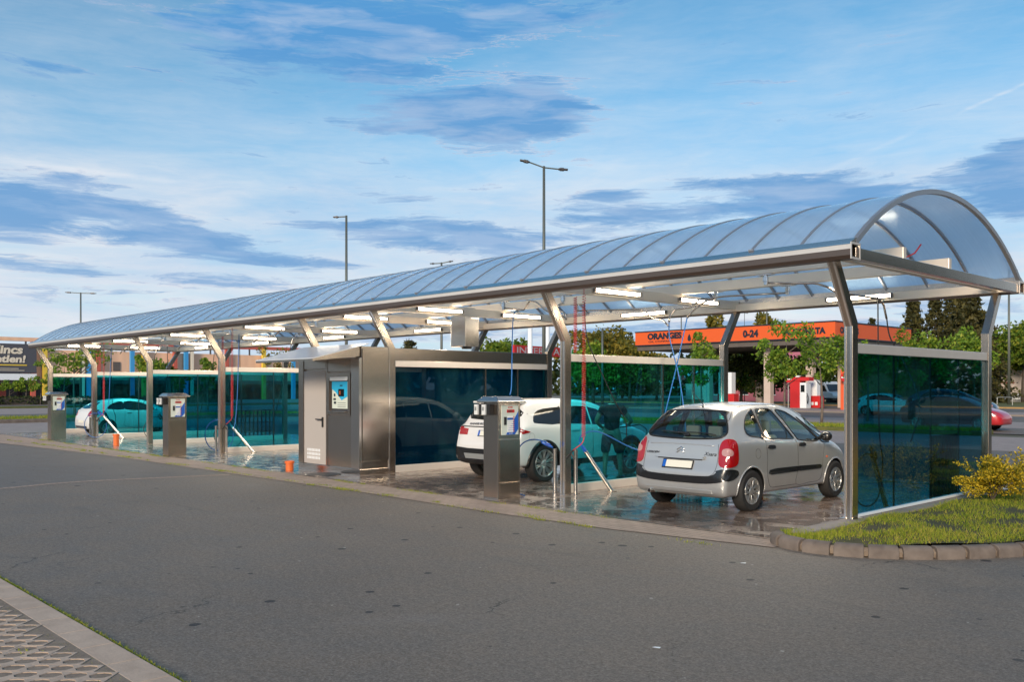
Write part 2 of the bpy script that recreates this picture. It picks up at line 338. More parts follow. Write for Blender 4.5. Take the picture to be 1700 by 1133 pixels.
mat('leaf_olive', fn=leaf_fn([(.05,.065,.012), (.12,.12,.018), (.24,.19,.025), (.36,.25,.035)]))
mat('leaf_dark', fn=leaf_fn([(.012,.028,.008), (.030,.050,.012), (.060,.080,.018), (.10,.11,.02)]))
mat('needle', fn=leaf_fn([(.018,.022,.008), (.040,.042,.012), (.085,.075,.020), (.13,.11,.03)], .1))
mat('leaf_yellow', fn=leaf_fn([(.035,.06,.008), (.20,.18,.012), (.62,.42,.02), (.88,.66,.06)]))
mat('blade', fn=leaf_fn([(.09,.15,.012), (.20,.27,.02), (.36,.37,.035), (.48,.36,.08)], .3))
mat('bark', fn=noisy((.12,.09,.07), (.24,.19,.15), 6, .9, .8)); mat('bark_dark', fn=noisy((.05,.04,.03), (.10,.08,.06), 6, .9, .8))
mat('galvanised', (.42,.42,.40), .45, .6); mat('lamp_pole_paint', (.16,.17,.15), .5, .5)
def corr_fn(t, b):
    p = GEO(t); y = t.sep(p)[1]
    w = t.math('SINE', t.math('MULTIPLY', y, 5.0))
    n = t.noise(p, .25, 4)
    link(t, b, 'Base Color', t.mix(n, (.86,.50,.31), (.94,.60,.40))); b.inputs['Roughness'].default_value = .6
    link(t, b, 'Normal', t.bump(w, .3, .03))
mat('peach_wall', fn=corr_fn)
mat('pink_wall', fn=noisy((.55,.16,.20), (.62,.20,.24), .6, .8, .1, 8)); mat('plaster', fn=noisy((.62,.52,.46), (.74,.64,.58), .7, .85, .15, 10))
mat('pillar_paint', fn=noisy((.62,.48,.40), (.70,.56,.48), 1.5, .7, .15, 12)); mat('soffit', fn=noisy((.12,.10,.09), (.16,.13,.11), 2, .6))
mat('banner_grey', (.085,.085,.10), .6); mat('cream', (.80,.70,.55), .6); mat('yellow', (.80,.55,.06), .5); mat('sky_blue', (.06,.34,.68), .5); mat('brick_red', (.55,.12,.08), .6)
mat('shop_dark', (.02,.02,.025), .2); mat('container_orange', (.80,.13,.04), .5); mat('tile_red', (.42,.09,.06), .7)
mat('skin', (.32,.17,.11), .5); mat('cloth_black', fn=noisy((.010,.010,.013), (.022,.022,.026), 12, .9, .4, 160)); mat('cloth_navy', fn=noisy((.010,.014,.028), (.02,.026,.045), 12, .9, .4, 160)); mat('hair', (.012,.010,.009), .6)
def paint_fn(c, flake=0.0):
    def fn(t, b):
        n = t.noise(OC(t), 2.2, 5, .6); z = t.sep(OC(t))[2]
        dirt = t.math('MULTIPLY', t.ramp(z, [(.12, .55), (.5, 0)]), t.noise(OC(t), 7, 4))
        col = t.mix(n, tuple(x*.93 for x in c), c); col = t.mix(dirt, col, (.10,.085,.07))
        link(t, b, 'Base Color', col); b.inputs['Coat Weight'].default_value = 1; b.inputs['Coat Roughness'].default_value = .04
        b.inputs['Roughness'].default_value = .32 if flake else .4; b.inputs['Metallic'].default_value = flake
        d = t.noise(OC(t), 160, 2, .5)
        link(t, b, 'Normal', t.bump(t.ramp(d, [(.62, 0), (.7, 1)]), .05, .002))
    return fn
mat('silver_paint', fn=paint_fn((.52,.52,.51), .48)); mat('white_paint', fn=paint_fn((.78,.76,.74))); mat('red_paint', fn=paint_fn((.55,.012,.02)))
mat('grey_paint', fn=paint_fn((.10,.13,.17), .6)); mat('pale_paint', fn=paint_fn((.35,.38,.42), .6))
mat('tail_red', (.36,.004,.004), .08, coat=1); mat('tail_clear', (.50,.26,.24), .15, coat=1)
mat('rim_silver', (.60,.60,.58), .28, .9); mat('bumper_black', (.014,.014,.015), .22, coat=.3); mat('plate_cream', (.78,.75,.64), .4)
mat('seat_cloth', (.28,.27,.25), .9); mat('interior', (.05,.05,.05), .8)

# ------------------------------------------------------------ mesh helpers
def acc_loc(o):
    v = Vector((0,0,0))
    while o: v = v+o.location; o = o.parent
    return v
class MB:
    def __init__(s): s.v = []; s.f = []
    def add(s, vs, fs):
        k = len(s.v); s.v += [tuple(v) for v in vs]; s.f += [tuple(i+k for i in f) for f in fs]; return s
    def box(s, x0, x1, y0, y1, z0, z1, M=None):
        vs = [(x,y,z) for z in (z0,z1) for y in (y0,y1) for x in (x0,x1)]
        if M: vs = [M @ Vector(v) for v in vs]
        return s.add(vs, [(0,2,3,1),(4,5,7,6),(0,1,5,4),(2,6,7,3),(0,4,6,2),(1,3,7,5)])
    def bar(s, a, b, w, h, up=(0,0,1)):      # rectangular bar from a to b
        a = Vector(a); b = Vector(b); d = (b-a).normalized(); u = Vector(up)
        sx = d.cross(u).normalized(); uz = sx.cross(d).normalized(); L = (b-a).length
        M = Matrix(((sx.x,d.x,uz.x,a.x),(sx.y,d.y,uz.y,a.y),(sx.z,d.z,uz.z,a.z),(0,0,0,1)))
        return s.box(-w/2, w/2, 0, L, -h/2, h/2, M)
    def tube(s, pts, r, n=8, cap=True):
        pts = [Vector(p) for p in pts]; m = len(pts)
        rr = r if isinstance(r, (list, tuple)) else [r]*m
        vs = []; up = None
        for i, p in enumerate(pts):
            d = (pts[min(i+1, m-1)]-pts[max(i-1, 0)])
            d = d.normalized() if d.length > 1e-9 else Vector((0,0,1))
            if up is None: up = d.orthogonal().normalized()
            up = (up-d*up.dot(d)); up = up.normalized() if up.length > 1e-6 else d.orthogonal().normalized()
            w = d.cross(up)
            for k in range(n):
                a = 2*PI*k/n; vs.append(p+(up*math.cos(a)+w*math.sin(a))*rr[i])
        fs = [(i*n+k, i*n+(k+1)%n, (i+1)*n+(k+1)%n, (i+1)*n+k) for i in range(m-1) for k in range(n)]
        if cap: fs += [tuple(range(n))[::-1], tuple((m-1)*n+k for k in range(n))]
        return s.add(vs, fs)
    def cyl(s, a, b, r, n=16, r2=None): return s.tube([a, b], [r, r if r2 is None else r2], n)
    def lathe(s, prof, n=24, M=None, closed=False):   # prof [(r, h)] about local z
        vs = []; m = len(prof)
        for r, h in prof:
            for k in range(n):
                a = 2*PI*k/n; v = Vector((r*math.cos(a), r*math.sin(a), h)); vs.append(M @ v if M else v)
        fs = [(i*n+k, i*n+(k+1)%n, ((i+1)%m)*n+(k+1)%n, ((i+1)%m)*n+k) for i in range(m if closed else m-1) for k in range(n)]
        if not closed:
            fs += [tuple(range(n))[::-1], tuple((m-1)*n+k for k in range(n))]
        return s.add(vs, fs)
    def prism(s, poly, ax, a, b, M=None):     # poly 2D extruded along axis ax from a to b
        n = len(poly)
        def P(p, t): return {'x': (t, p[0], p[1]), 'y': (p[0], t, p[1]), 'z': (p[0], p[1], t)}[ax]
        vs = [P(p, a) for p in poly]+[P(p, b) for p in poly]
        if M: vs = [M @ Vector(v) for v in vs]
        fs = [tuple(range(n))[::-1], tuple(range(n, 2*n))]+[(i, (i+1)%n, n+(i+1)%n, n+i) for i in range(n)]
        return s.add(vs, fs)
    def strip(s, ptsA, ptsB): 
        n = len(ptsA); return s.add(list(ptsA)+list(ptsB), [(i, i+1, n+i+1, n+i) for i in range(n-1)])
    def quad(s, *p): return s.add(p, [(0,1,2,3)])
    def sphere(s, c, r, n=12, sc=(1,1,1)):
        c = Vector(c); m = n//2+1; vs = []
        for i in range(1, m):
            th = PI*i/m
            for k in range(n):
                a = 2*PI*k/n; vs.append(c+Vector((r*sc[0]*math.sin(th)*math.cos(a), r*sc[1]*math.sin(th)*math.sin(a), r*sc[2]*math.cos(th))))
        k0 = len(vs); vs += [c+Vector((0,0,r*sc[2])), c-Vector((0,0,r*sc[2]))]
        fs = [(i*n+k, (i+1)*n+k, (i+1)*n+(k+1)%n, i*n+(k+1)%n) for i in range(m-2) for k in range(n)]
        fs += [(k0, k, (k+1)%n) for k in range(n)]+[(k0+1, (m-2)*n+(k+1)%n, (m-2)*n+k) for k in range(n)]
        return s.add(vs, fs)
    def build(s, name, m, parent=None, bevel=0.0, smooth=False, seg=2, fix=True):
        me = bpy.data.meshes.new(name); o = bpy.data.objects.new(name, me)
        off = acc_loc(parent) if parent else Vector((0,0,0))
        me.from_pydata([(v[0]-off.x, v[1]-off.y, v[2]-off.z) for v in s.v], [], s.f)
        if fix:
            bm = bmesh.new(); bm.from_mesh(me); bmesh.ops.recalc_face_normals(bm, faces=bm.faces); bm.to_mesh(me); bm.free()
        me.materials.append(MATS[m]); C.objects.link(o); o.parent = parent
        if smooth:
            for p in me.polygons: p.use_smooth = True
            if smooth == 'auto':
                me.set_sharp_from_angle(angle=R_(38))
        if bevel:
            b = o.modifiers.new('bevel', 'BEVEL'); b.width = bevel; b.segments = seg; b.limit_method = 'ANGLE'; b.angle_limit = R_(40)
        return o
def tag(o, label=None, cat=None, group=None, kind=None):
    if label: o['label'] = label
    if cat: o['category'] = cat
    if group: o['group'] = group
    if kind: o['kind'] = kind
    return o
def thing(name, label, cat, loc=(0,0,0), group=None):
    o = bpy.data.objects.new(name, None); C.objects.link(o); o.location = loc; o.empty_display_size = .2
    return tag(o, label, cat, group)
def copy_tree(o, parent=None):
    c = o.copy(); C.objects.link(c); c.parent = parent
    for ch in list(o.children): copy_tree(ch, c)
    return c
def dup(o, loc, label=None, rz=None, sc=None):
    c = copy_tree(o); c.location = loc
    if label: c['label'] = label
    if rz is not None: c.rotation_euler.z = rz
    if sc: c.scale = (sc,)*3 if not isinstance(sc, tuple) else sc
    return c
def structure(name, mb, m, **k): return tag(mb.build(name, m, **k), kind='structure')
def text(name, s, size, m, parent, M, depth=.004, sx=1.0, align='LEFT', shear=0.0, space=1.0, bold=0.0):
    cu = bpy.data.curves.new('t', 'FONT'); cu.body = s; cu.size = size; cu.extrude = depth; cu.align_x = align
    cu.shear = shear; cu.space_character = space; cu.offset = bold; cu.resolution_u = 3
    to = bpy.data.objects.new('t', cu); C.objects.link(to)
    dg = bpy.context.evaluated_depsgraph_get(); me = bpy.data.meshes.new_from_object(to.evaluated_get(dg))
    bpy.data.objects.remove(to); bpy.data.curves.remove(cu)
    off = acc_loc(parent) if parent else Vector((0,0,0))
    me.transform(M @ Matrix.Diagonal((sx,1,1,1))); me.transform(Matrix.Translation(-off)); me.materials.clear(); me.materials.append(MATS[m])
    o = bpy.data.objects.new(name, me); C.objects.link(o); o.parent = parent; me.name = name; return o
def face_M(origin, right, up):         # text plane: local x -> right, local y -> up
    r = Vector(right).normalized(); u = Vector(up).normalized(); n = r.cross(u); o = Vector(origin)
    return Matrix(((r.x,u.x,n.x,o.x),(r.y,u.y,n.y,o.y),(r.z,u.z,n.z,o.z),(0,0,0,1)))
def smooth_poly(p, n=4):               # Catmull-Rom through a closed 2D outline
    out = []; m = len(p)
    for i in range(m):
        a, b, c, d = (Vector(p[(i+k-1) % m]) for k in range(4))
        for j in range(n):
            t = j/n; q = .5*((2*b)+(c-a)*t+(2*a-5*b+4*c-d)*t*t+(3*b-a-3*c+d)*t**3); out.append(q)
    return out
def smooth_path(p, n=6):
    p = [Vector(q) for q in p]; out = []
    for i in range(len(p)-1):
        a = p[max(i-1,0)]; b = p[i]; c = p[i+1]; d = p[min(i+2, len(p)-1)]
        for j in range(n):
            t = j/n; out.append(.5*((2*b)+(c-a)*t+(2*a-5*b+4*c-d)*t*t+(3*b-a-3*c+d)*t**3))
    return out+[p[-1]]
# ------------------------------------------------------------ ground
def sheet(name, m, poly, z, kind='structure'):
    mb = MB(); mb.add([(x, y, z) for x, y in poly], [tuple(range(len(poly)))]); return structure(name, mb, m)
structure('land', MB().box(-700, 700, -500, 900, -.6, -.03), 'land')
sheet('asphalt_road', 'asphalt', [(-160,-60),(60,-60),(60,17),(-47,17),(-47,-1.55),(-160,-1.55)], 0.0)
mb = MB()
edge = [(-34.6,-4.1),(-31,-3.6),(-27.4,-3.25),(-23,-2.88),(-18.9,-2.62),(-12.1,-2.56),(-7.9,-2.46),(-4.4,-2.52),(-2.1,-2.45),(.1,-2.10),(.12,-1.5)]
mb.add([(x, y, .008) for x, y in edge]+[(-34.6,-1.5,.008)], [tuple(range(12))])
structure('paver_strip', mb, 'strip_pavers')
mb = MB(); mb.box(-34.6, .14, -1.60, 6.6, -.10, .016)
structure('wash_floor', mb, 'wet_concrete')
mb = MB()
x = -34.6
while x < .1:                                            # slot drains / construction joint along the front of the bays
    mb.box(x, min(x+1.45, .1), -1.66, -1.61, .0, .013); x += 1.5
structure('floor_edge_joint', mb, 'dark_steel')
def lot(name, m, y0, y1, z, x0=-120, x1=70): return sheet(name, m, [(x0,y0),(x1,y0),(x1,y1),(x0,y1)], z)
lot('parking_pavers', 'lot_pavers', 17, 25.2, .004, -46)
structure('grass_island', MB().box(-46, -7.6, 25.2, 27.6, -.05, .16), 'verge', bevel=.05)
structure('grass_island', MB().box(-1.5, 40, 25.2, 27.6, -.05, .16), 'verge', bevel=.05)
lot('parking_lane', 'asphalt', 27.6, 33.5, .002, -46)
lot('parking_pavers', 'lot_pavers', 33.5, 41.5, .004, -60)
lot('parking_lane', 'asphalt', 41.5, 52, .002, -60)
structure('pavement', MB().box(-70, 60, 52, 58, -.05, .12), 'lot_pavers')
lot('forecourt', 'asphalt', 58, 74.5, .03, -100)
structure('yellow_kerb', MB().box(-110, 60, 74.5, 77.5, -.05, .14), 'yellow_kerb')
structure('roadside_grass', MB().box(-130, 90, 77.5, 110, -.05, .12), 'verge')
# left hand car park, seen past the end of the canopy
sheet('parking_pavers', 'lot_pavers', [(-47,-30),(-35,-30),(-35,17),(-47,17)], .006)
structure('grass_strip', MB().box(-51.5, -47, -30, 60, -.05, .17), 'verge', bevel=.04)
structure('strip_kerb', MB().box(-46.98, -46.6, -30, 60, -.05, .20), 'kerb_stone', bevel=.04)
sheet('parking_lane', 'asphalt', [(-64,-30),(-51.5,-30),(-51.5,90),(-64,90)], .004)
sheet('parking_pavers', 'lot_pavers', [(-84,-30),(-64,-30),(-64,90),(-84,90)], .006)
structure('grass_strip', MB().box(-87, -84, -30, 90, -.05, .16), 'verge', bevel=.04)
sheet('parking_lane', 'asphalt', [(-97,-30),(-87,-30),(-87,90),(-97,90)], .004)
sheet('pavement', 'lot_pavers', [(-128,-40),(-97,-40),(-97,150),(-128,150)], .03)
# patched joint running across the road to the lower left
mb = MB(); pth = smooth_path([(-12.4,-2.7,.003),(-12.96,-4.73,.003),(-13.06,-5.83,.003),(-12.8,-6.93,.003),(-12.5,-9.5,.003)], 8)
mb.strip([p+Vector((.10,0,.001)) for p in pth], [p-Vector((.10,0,-.001)) for p in pth]); structure('road_joint', mb, 'strip_pavers')
# flush kerb and grass-grid paving in the foreground
mb = MB(); k0 = -9.06
x = -9.0
while x < 3:
    mb.box(x+.004, x+.496, k0-.23, k0, -.1, .03); x += .5
structure('flush_kerb', mb, 'flush_kerb', bevel=.006)
structure('grid_soil', MB().box(-9, 4, -14, k0-.23, -.1, .029), 'soil')
mb = MB(); P_ = .172; e1_ = Vector((math.cos(PI/4), math.sin(PI/4))); e2_ = Vector((-math.sin(PI/4), math.cos(PI/4))); A_, B_ = .080, .070
for i in range(-60, 61):
    for j in range(-44, 45):
        c_ = Vector((-2.0, -11.3))+e1_*(2*A_*i)+e2_*(2*B_*j)
        if not (-7.8 < c_.x < 2.6 and -13.5 < c_.y < k0-.33): continue
        R8 = [(A_,0),(A_,B_),(0,B_),(-A_,B_),(-A_,0),(-A_,-B_),(0,-B_),(A_,-B_)]
        I8 = [(.90*A_,.10*B_),(.55*A_,.70*B_),(0,.80*B_),(-.55*A_,.62*B_),(-.90*A_,-.10*B_),(-.55*A_,-.70*B_),(0,-.80*B_),(.55*A_,-.62*B_)]
        jt = random.uniform(-.0015, .0015); w = lambda p, z: (c_.x+e1_.x*p[0]+e2_.x*p[1], c_.y+e1_.y*p[0]+e2_.y*p[1], z+jt)
        mb.add([w(p,.034) for p in R8]+[w(p,.034) for p in I8]+[w(p,.0) for p in I8]+[w(p,.0) for p in R8], [(q, (q+1)%8, 8+(q+1)%8, 8+q) for q in range(8)]+[(8+q, 8+(q+1)%8, 16+(q+1)%8, 16+q) for q in range(8)]+[(24+q, 24+(q+1)%8, (q+1)%8, q) for q in range(8)])
structure('grid_paving', mb, 'flush_kerb', fix=False)

def blades(name, m, pts, h, w, parent=None, lean=.5, kind='stuff', label=None, cat=None):
    n = len(pts); pts = np.asarray(pts, float)
    a = rng.uniform(0, 2*PI, n); hh = h*rng.uniform(.4, 1.2, n); ww = w*rng.uniform(.6, 1.3, n)
    dx = np.cos(a); dy = np.sin(a); le = rng.uniform(0, lean, n)*hh; la = rng.uniform(0, 2*PI, n)
    v = np.empty((n, 3, 3)); v[:,0] = pts; v[:,1] = pts; v[:,2] = pts
    v[:,0,0] -= dx*ww; v[:,0,1] -= dy*ww; v[:,1,0] += dx*ww; v[:,1,1] += dy*ww
    v[:,2,0] += np.cos(la)*le; v[:,2,1] += np.sin(la)*le; v[:,2,2] += hh
    me = bpy.data.meshes.new(name); me.from_pydata(v.reshape(-1,3).tolist(), [], np.arange(3*n).reshape(-1,3).tolist())
    me.materials.append(MATS[m]); o = bpy.data.objects.new(name, me); C.objects.link(o); o.parent = parent
    return tag(o, label, cat, kind=kind)
# the planted island at the near end of the canopy
outer = smooth_path([(-.16,-1.74,0),(.06,-1.98,0),(.50,-2.10,0),(1.02,-1.98,0),(1.50,-1.66,0),(1.95,-1.12,0),(2.32,-.45,0),(2.62,.4,0),(2.9,1.6,0),(3.1,3.2,0),(3.3,6,0),(3.4,10.5,0)], 10)
inner_ = [(.16, 10.5),(.16,-.2),(.05,-1.0),(-.10,-1.62)]
def inset_(pp, k):
    out = []
    for i, p in enumerate(pp):
        d = (pp[min(i+1, len(pp)-1)]-pp[max(i-1, 0)]).normalized(); out.append((p.x-d.y*k, p.y+d.x*k))
    return out
poly = inset_(outer, .15)[3:]+inner_
def inside(x, y, P=poly):
    c = False; j = len(P)-1
    for i in range(len(P)):
        if (P[i][1] > y) != (P[j][1] > y) and x < (P[j][0]-P[i][0])*(y-P[i][1])/(P[j][1]-P[i][1])+P[i][0]: c = not c
        j = i
    return c
mb = MB()
g = .25
xs = np.arange(-.3, 3.6, g); 
cents = []
def gz(x, y): return .105+.05*min(1, max(0, min(x-.1, y+1.9)))+.02*math.sin(x*3.1+y*2.3)
pts2 = [Vector(p) for p in poly]; nb = len(pts2)
for x in np.arange(0, 3.4, .2):
    for y in np.arange(-2.0, 10.5, .2):
        if inside(x, y): pts2.append(Vector((x, y)))
vs, es, fs, *_ = delaunay_2d_cdt(pts2, [(i, (i+1) % nb) for i in range(nb)], [], 1, 1e-4)
mb.add([(v.x, v.y, gz(v.x, v.y)) for v in vs], [tuple(f) for f in fs]); structure('lawn_soil', mb, 'lawn_soil', smooth=True)
pts = []
while len(pts) < 40000:
    x = random.uniform(-.2, 3.3); y = -2.1+12.5*random.random()**1.7
    if inside(x, y) and random.random() < .45+.75*math.sin(x*4.1+1.3*math.sin(y*2.7))*math.sin(y*3.3+x)+.25: pts.append((x, y, gz(x, y)-.005+(.012 if random.random() < .1 else 0)))
blades('lawn', 'blade', pts, .05, .0045, lean=1.0, label='short green and straw coloured grass on the kerbed island', cat='grass')
mb = MB()                                                # kerb stones: rounded blocks following the island's outline
L = [0]
for i in range(1, len(outer)): L.append(L[-1]+(outer[i]-outer[i-1]).length)
def at_len(s):
    for i in range(1, len(L)):
        if L[i] >= s: 
            t = (s-L[i-1])/max(1e-6, L[i]-L[i-1]); return outer[i-1].lerp(outer[i], t), (outer[i]-outer[i-1]).normalized()
    return outer[-1], (outer[-1]-outer[-2]).normalized()
s = 0.0; ks = .36
while s < L[-1]-.3:
    k = 5; rows = []
    for q in range(k):
        p, d = at_len(s+.02+(ks-.045)*q/(k-1)); n = Vector((d.y, -d.x, 0))
        rows.append([p+n*a+Vector((0,0,b)) for a, b in ((.0,-.03),(.0,.085),(-.025,.120),(-.06,.135),(-.13,.135),(-.17,.12),(-.17,-.03))])
    vs = [v for r in rows for v in r]; m = 7
    mb.add(vs, [(q*m+j, q*m+(j+1)%m, (q+1)*m+(j+1)%m, (q+1)*m+j) for q in range(k-1) for j in range(m)]+[tuple(range(m)), tuple((k-1)*m+j for j in range(m))[::-1]])
    s += ks
structure('kerb', mb, 'kerb_stone', smooth='auto', bevel=.008)
mb = MB(); 
for p, d in [at_len(s) for s in np.arange(.02, L[-1]-.1, .3)]: pass
j0 = [p+Vector((d.y*-.09, d.x*.09, .05)) for p, d in [at_len(s) for s in np.arange(.05, L[-1]-.2, .15)]]
mb.tube(j0, .055, 6); structure('kerb_mortar', mb, 'soil')
mb = MB(); mb.prism([(-.06,-1.55),(.02,-1.72),(.20,-1.5),(.22,-.3),(.22,5.2),(-.06,5.2),(-.06,-.15)], 'z', -.02, .125); structure('kerb_edging', mb, 'concrete', bevel=.02)
# weeds along the joints
pts = []
for _ in range(110):
    s = random.random()**.8; x = -30*s; y = -2.45-.9*(s > .8)*(s-.8)+random.uniform(-.10,.10)
    if random.random() < .45: y = -1.72+random.uniform(-.05,.05)
    r = random.uniform(.03, .14)
    for _ in range(60): pts.append((x+random.gauss(0, r*1.5), y+random.gauss(0, r*.35), .004))
blades('joint_weeds', 'blade', pts, .035, .005, lean=1.0, label='low weeds and moss growing in the joints along the paver strip', cat='weeds')
pts = []
for _ in range(9000):
    x = random.uniform(-7, 2.2); pts.append((x, k0-.29+random.gauss(0,.035) if random.random() < .6 else k0+.02+random.gauss(0,.010), .01))
for _ in range(700):
    i = random.randint(-25, 25); j = random.randint(-20, 12); cx = (i-j)*P_/math.sqrt(2); cy = -11.3+(i+j)*P_/math.sqrt(2)
    if -7.5 < cx < 2.5 and cy < k0-.40:
        for _ in range(random.choice((2, 4, 14))): pts.append((cx+random.gauss(0,.025), cy+random.gauss(0,.025), .028))
blades('kerb_weeds', 'blade', pts, .022, .0045, lean=1.2, label='moss and weeds along the flush kerb and between the grid paving', cat='weeds')
pts = [(random.uniform(-46,-7.8), random.uniform(25.3,27.5), .15) for _ in range(16000)]+[(random.uniform(-1.4,10), random.uniform(25.3,27.5), .15) for _ in range(3000)]+[(random.uniform(-51.4,-47.1), random.uniform(-6,20), .16) for _ in range(9000)]
blades('verge_grass', 'blade', pts, .16, .02, lean=.9, label='rough grass on the narrow islands of the car park', cat='grass')
# manhole cover and orange floor pipes
mb = MB(); mb.lathe([(.0,.004),(.36,.004),(.38,.0),(.38,-.03),(0,-.03)], 40, Matrix.Translation((-10.95,-1.30,.026)))
mh = thing('manhole_cover', 'round cast iron cover in the wet floor in front of the steel cabin', 'manhole', (-10.95,-1.30,.02)); mb.build('lid', 'dark_steel', mh)
mb = MB()
for i in range(-5, 6):
    w = math.sqrt(max(0, .34**2-(i*.06)**2)); mb.box(-10.95-w, -10.95+w, -1.30+i*.06-.012, -1.30+i*.06+.012, .028, .034)
mb.build('raised_ribs', 'dark_steel', mh)
for (x, y, lb) in ((-12.4,-1.27,'orange plastic pipe stub standing beside the steel cabin door'), (-23.9,-.95,'orange plastic pipe stub standing near the farthest pay kiosks')):
    h = .20 if x > -20 else .36
    t_ = thing('pipe_stub', lb, 'pipe', (x, y, 0), 'orange pipe stubs in the floor'); mb = MB()
    mb.lathe([(.085,0),(.085,h-.05),(.105,h-.05),(.105,h),(.09,h),(.09,h-.04),(.0,h-.04)], 24, Matrix.Translation((x,y,.015))); mb.build('pipe', 'orange', t_, smooth='auto')

# ------------------------------------------------------------ the canopy
TX = [0,-5.167,-10.334,-13.268,-18.435,-23.602,-28.769,-33.936]
KZ, TZ, D = 2.65, 3.50, 4.82
XE, XW = .35, -34.30
can = thing('car_wash_canopy', 'long stainless steel car wash canopy with a barrel vaulted translucent roof on bent posts', 'canopy', (0,0,0))
def post_mb(x, yb, s, z0=0.0, kz=KZ):          # s=-1 leans to -Y (front), +1 leans back
    mb = MB(); w, d = .060, .075
    a0, a1 = yb-d, yb+d; o = .50*s; t2 = 0.0
    prof = [(a0, z0), (a1, z0), (a1, kz), (a1+o, TZ), (a0+o, TZ), (a0, kz)]
    if s < 0: prof = [(a0, z0), (a1, z0), (a1, kz+.05), (a1+o, TZ), (a0+o, TZ), (a0, kz-.0)]
    else: prof = [(a0, z0), (a1, z0), (a1, kz), (a1+o, TZ), (a0+o, TZ), (a0, kz+.05)]
    mb.prism(prof, 'x', x-w, x+w)
    return mb
def lip_mb(x, yb, s, z0, kz=KZ):
    mb = MB(); o = .50*s; f = yb-.075-.012 if s < 0 else yb+.075
    for dx in (-.052, .028):
        pr = [(f, z0), (f+.012, z0), (f+.012, kz), (f+.012+o, TZ), (f+o, TZ), (f, kz)]
        mb.prism(pr, 'x', x+dx, x+dx+.024)
    return mb
for i, x in enumerate(TX):
    z0 = .12 if i == 0 else .01
    p = post_mb(x, 0, -1, z0).build('post', 'steel', can, bevel=.006)
    lip_mb(x, 0, -1, z0).build('post_flange', 'bright_strip', p)
    MB().box(x-.11, x+.11, -.13, .13, z0, z0+.012).build('base_plate', 'steel', p)
    kb = 2.70
    p = post_mb(x, D, 1, z0, kb).build('post', 'steel', can, bevel=.006)
    lip_mb(x, D, 1, z0, kb).build('post_flange', 'bright_strip', p)
    MB().box(x-.06, x+.06, -.47, 5.30, 3.50, 3.68).build('cross_beam', 'beam_steel', can, bevel=.006)
for x in (XE-.06, XW+.06):
    MB().box(x-.05, x+.05, -.56, 5.38, 3.455, 3.60).build('end_beam', 'steel_h', can, bevel=.006)
for yb in (1.65, 3.30):
    MB().box(-33.95, .0, yb-.055, yb+.055, 3.69, 3.88).build('long_beam', 'beam_steel', can, bevel=.012)
def gutter(s, y):                                       # s=-1 front
    mb = MB(); Y = lambda q: y+s*q
    out = [(Y(0),3.45),(Y(.15),3.45),(Y(.19),3.49),(Y(.19),3.63),(Y(.165),3.63),(Y(.165),3.50),(Y(.14),3.475),(Y(.025),3.475),(Y(.025),3.60),(Y(0),3.60)]
    mb.prism(out, 'x', XW, XE); return mb
for y_ in (-.7205, D+.7205): MB().box(XW, XE, y_-.0035, y_+.0035, 3.565, 3.632).build('gutter_lip', 'rail_steel', can)
for y_, s_ in ((-.53,-1),(D+.53,1)):
    mb = MB(); ya, yb = sorted((y_+s_*.20, y_-s_*.05))
    for (p0,p1,q0,q1) in ((ya,yb,3.44,3.465),(ya,yb,3.625,3.65),(ya,ya+.02,3.465,3.625),(yb-.02,yb,3.465,3.625)): mb.box(XE, XE+.012, p0, p1, q0, q1)
    mb.build('gutter_end_frame', 'rail_steel', can)
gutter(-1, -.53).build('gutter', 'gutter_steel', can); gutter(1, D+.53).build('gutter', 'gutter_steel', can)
for s, y in ((-1, -.53), (1, D+.53)):
    mb = MB(); mb.prism([(y+s*.20, 3.625), (y+s*.195, 3.645), (y+s*.06, 3.715), (y-s*.03, 3.725), (y-s*.03, 3.60), (y+s*.0, 3.61)], 'x', XW, XE)
    mb.build('eave_flashing', 'steel_light', can)
    mb = MB(); mb.box(XW, XE-.12, *(sorted((y-s*.002, y-s*.16))), 3.47, 3.62); mb.build('eave_beam', 'beam_steel', can, bevel=.005)
# barrel vault
YC = D/2; HS = 2.99; RISE = 1.03; RR = (HS**2+RISE**2)/(2*RISE); ZC = 3.67+RISE-RR; A0 = math.asin(HS/RR)
def arc(r, n=30): return [(YC+r*math.sin(a), ZC+r*math.cos(a)) for a in np.linspace(-A0, A0, n)]
NR = 47; xs = np.linspace(XW+.025, XE-.025, NR)
for i, x in enumerate(xs):
    w = .015 if 0 < i < NR-1 else .03
    up, lo = arc(RR+.016), arc(RR-.05)
    mb = MB(); n = len(up)
    vs = [(x+dx, y, z) for (dx, row) in ((-w, up), (w, up), (w, lo), (-w, lo)) for (y, z) in row]
    mb.add(vs, [(j*n+k, j*n+k+1, ((j+1)%4)*n+k+1, ((j+1)%4)*n+k) for j in range(4) for k in range(n-1)]+[(0,n,2*n,3*n),(n-1,2*n-1,3*n-1,4*n-1)])
    mb.build('roof_rib', 'steel_rib', can, smooth='auto')
    if i < NR-1:
        x2 = xs[i+1]; rows = []
        for xx, lift in ((x+.02, 0), ((x+x2)/2, random.uniform(.002,.008)), (x2-.02, 0)):
            rows.append([(xx, y, z) for y, z in arc(RR+lift)])
        mb = MB(); n = 30
        vs = [v for r in rows for v in r]; mb.add(vs, [(r*n+k, r*n+k+1, (r+1)*n+k+1, (r+1)*n+k) for r in range(2) for k in range(n-1)])
        mb.build('roof_panel', 'polycarbonate', can, smooth=True, fix=False)
        if i % 2 == 0: MB().box(x+.02, x+.09, -.62, -.58, 3.705, 3.728).build('clip', 'steel_rib', can)

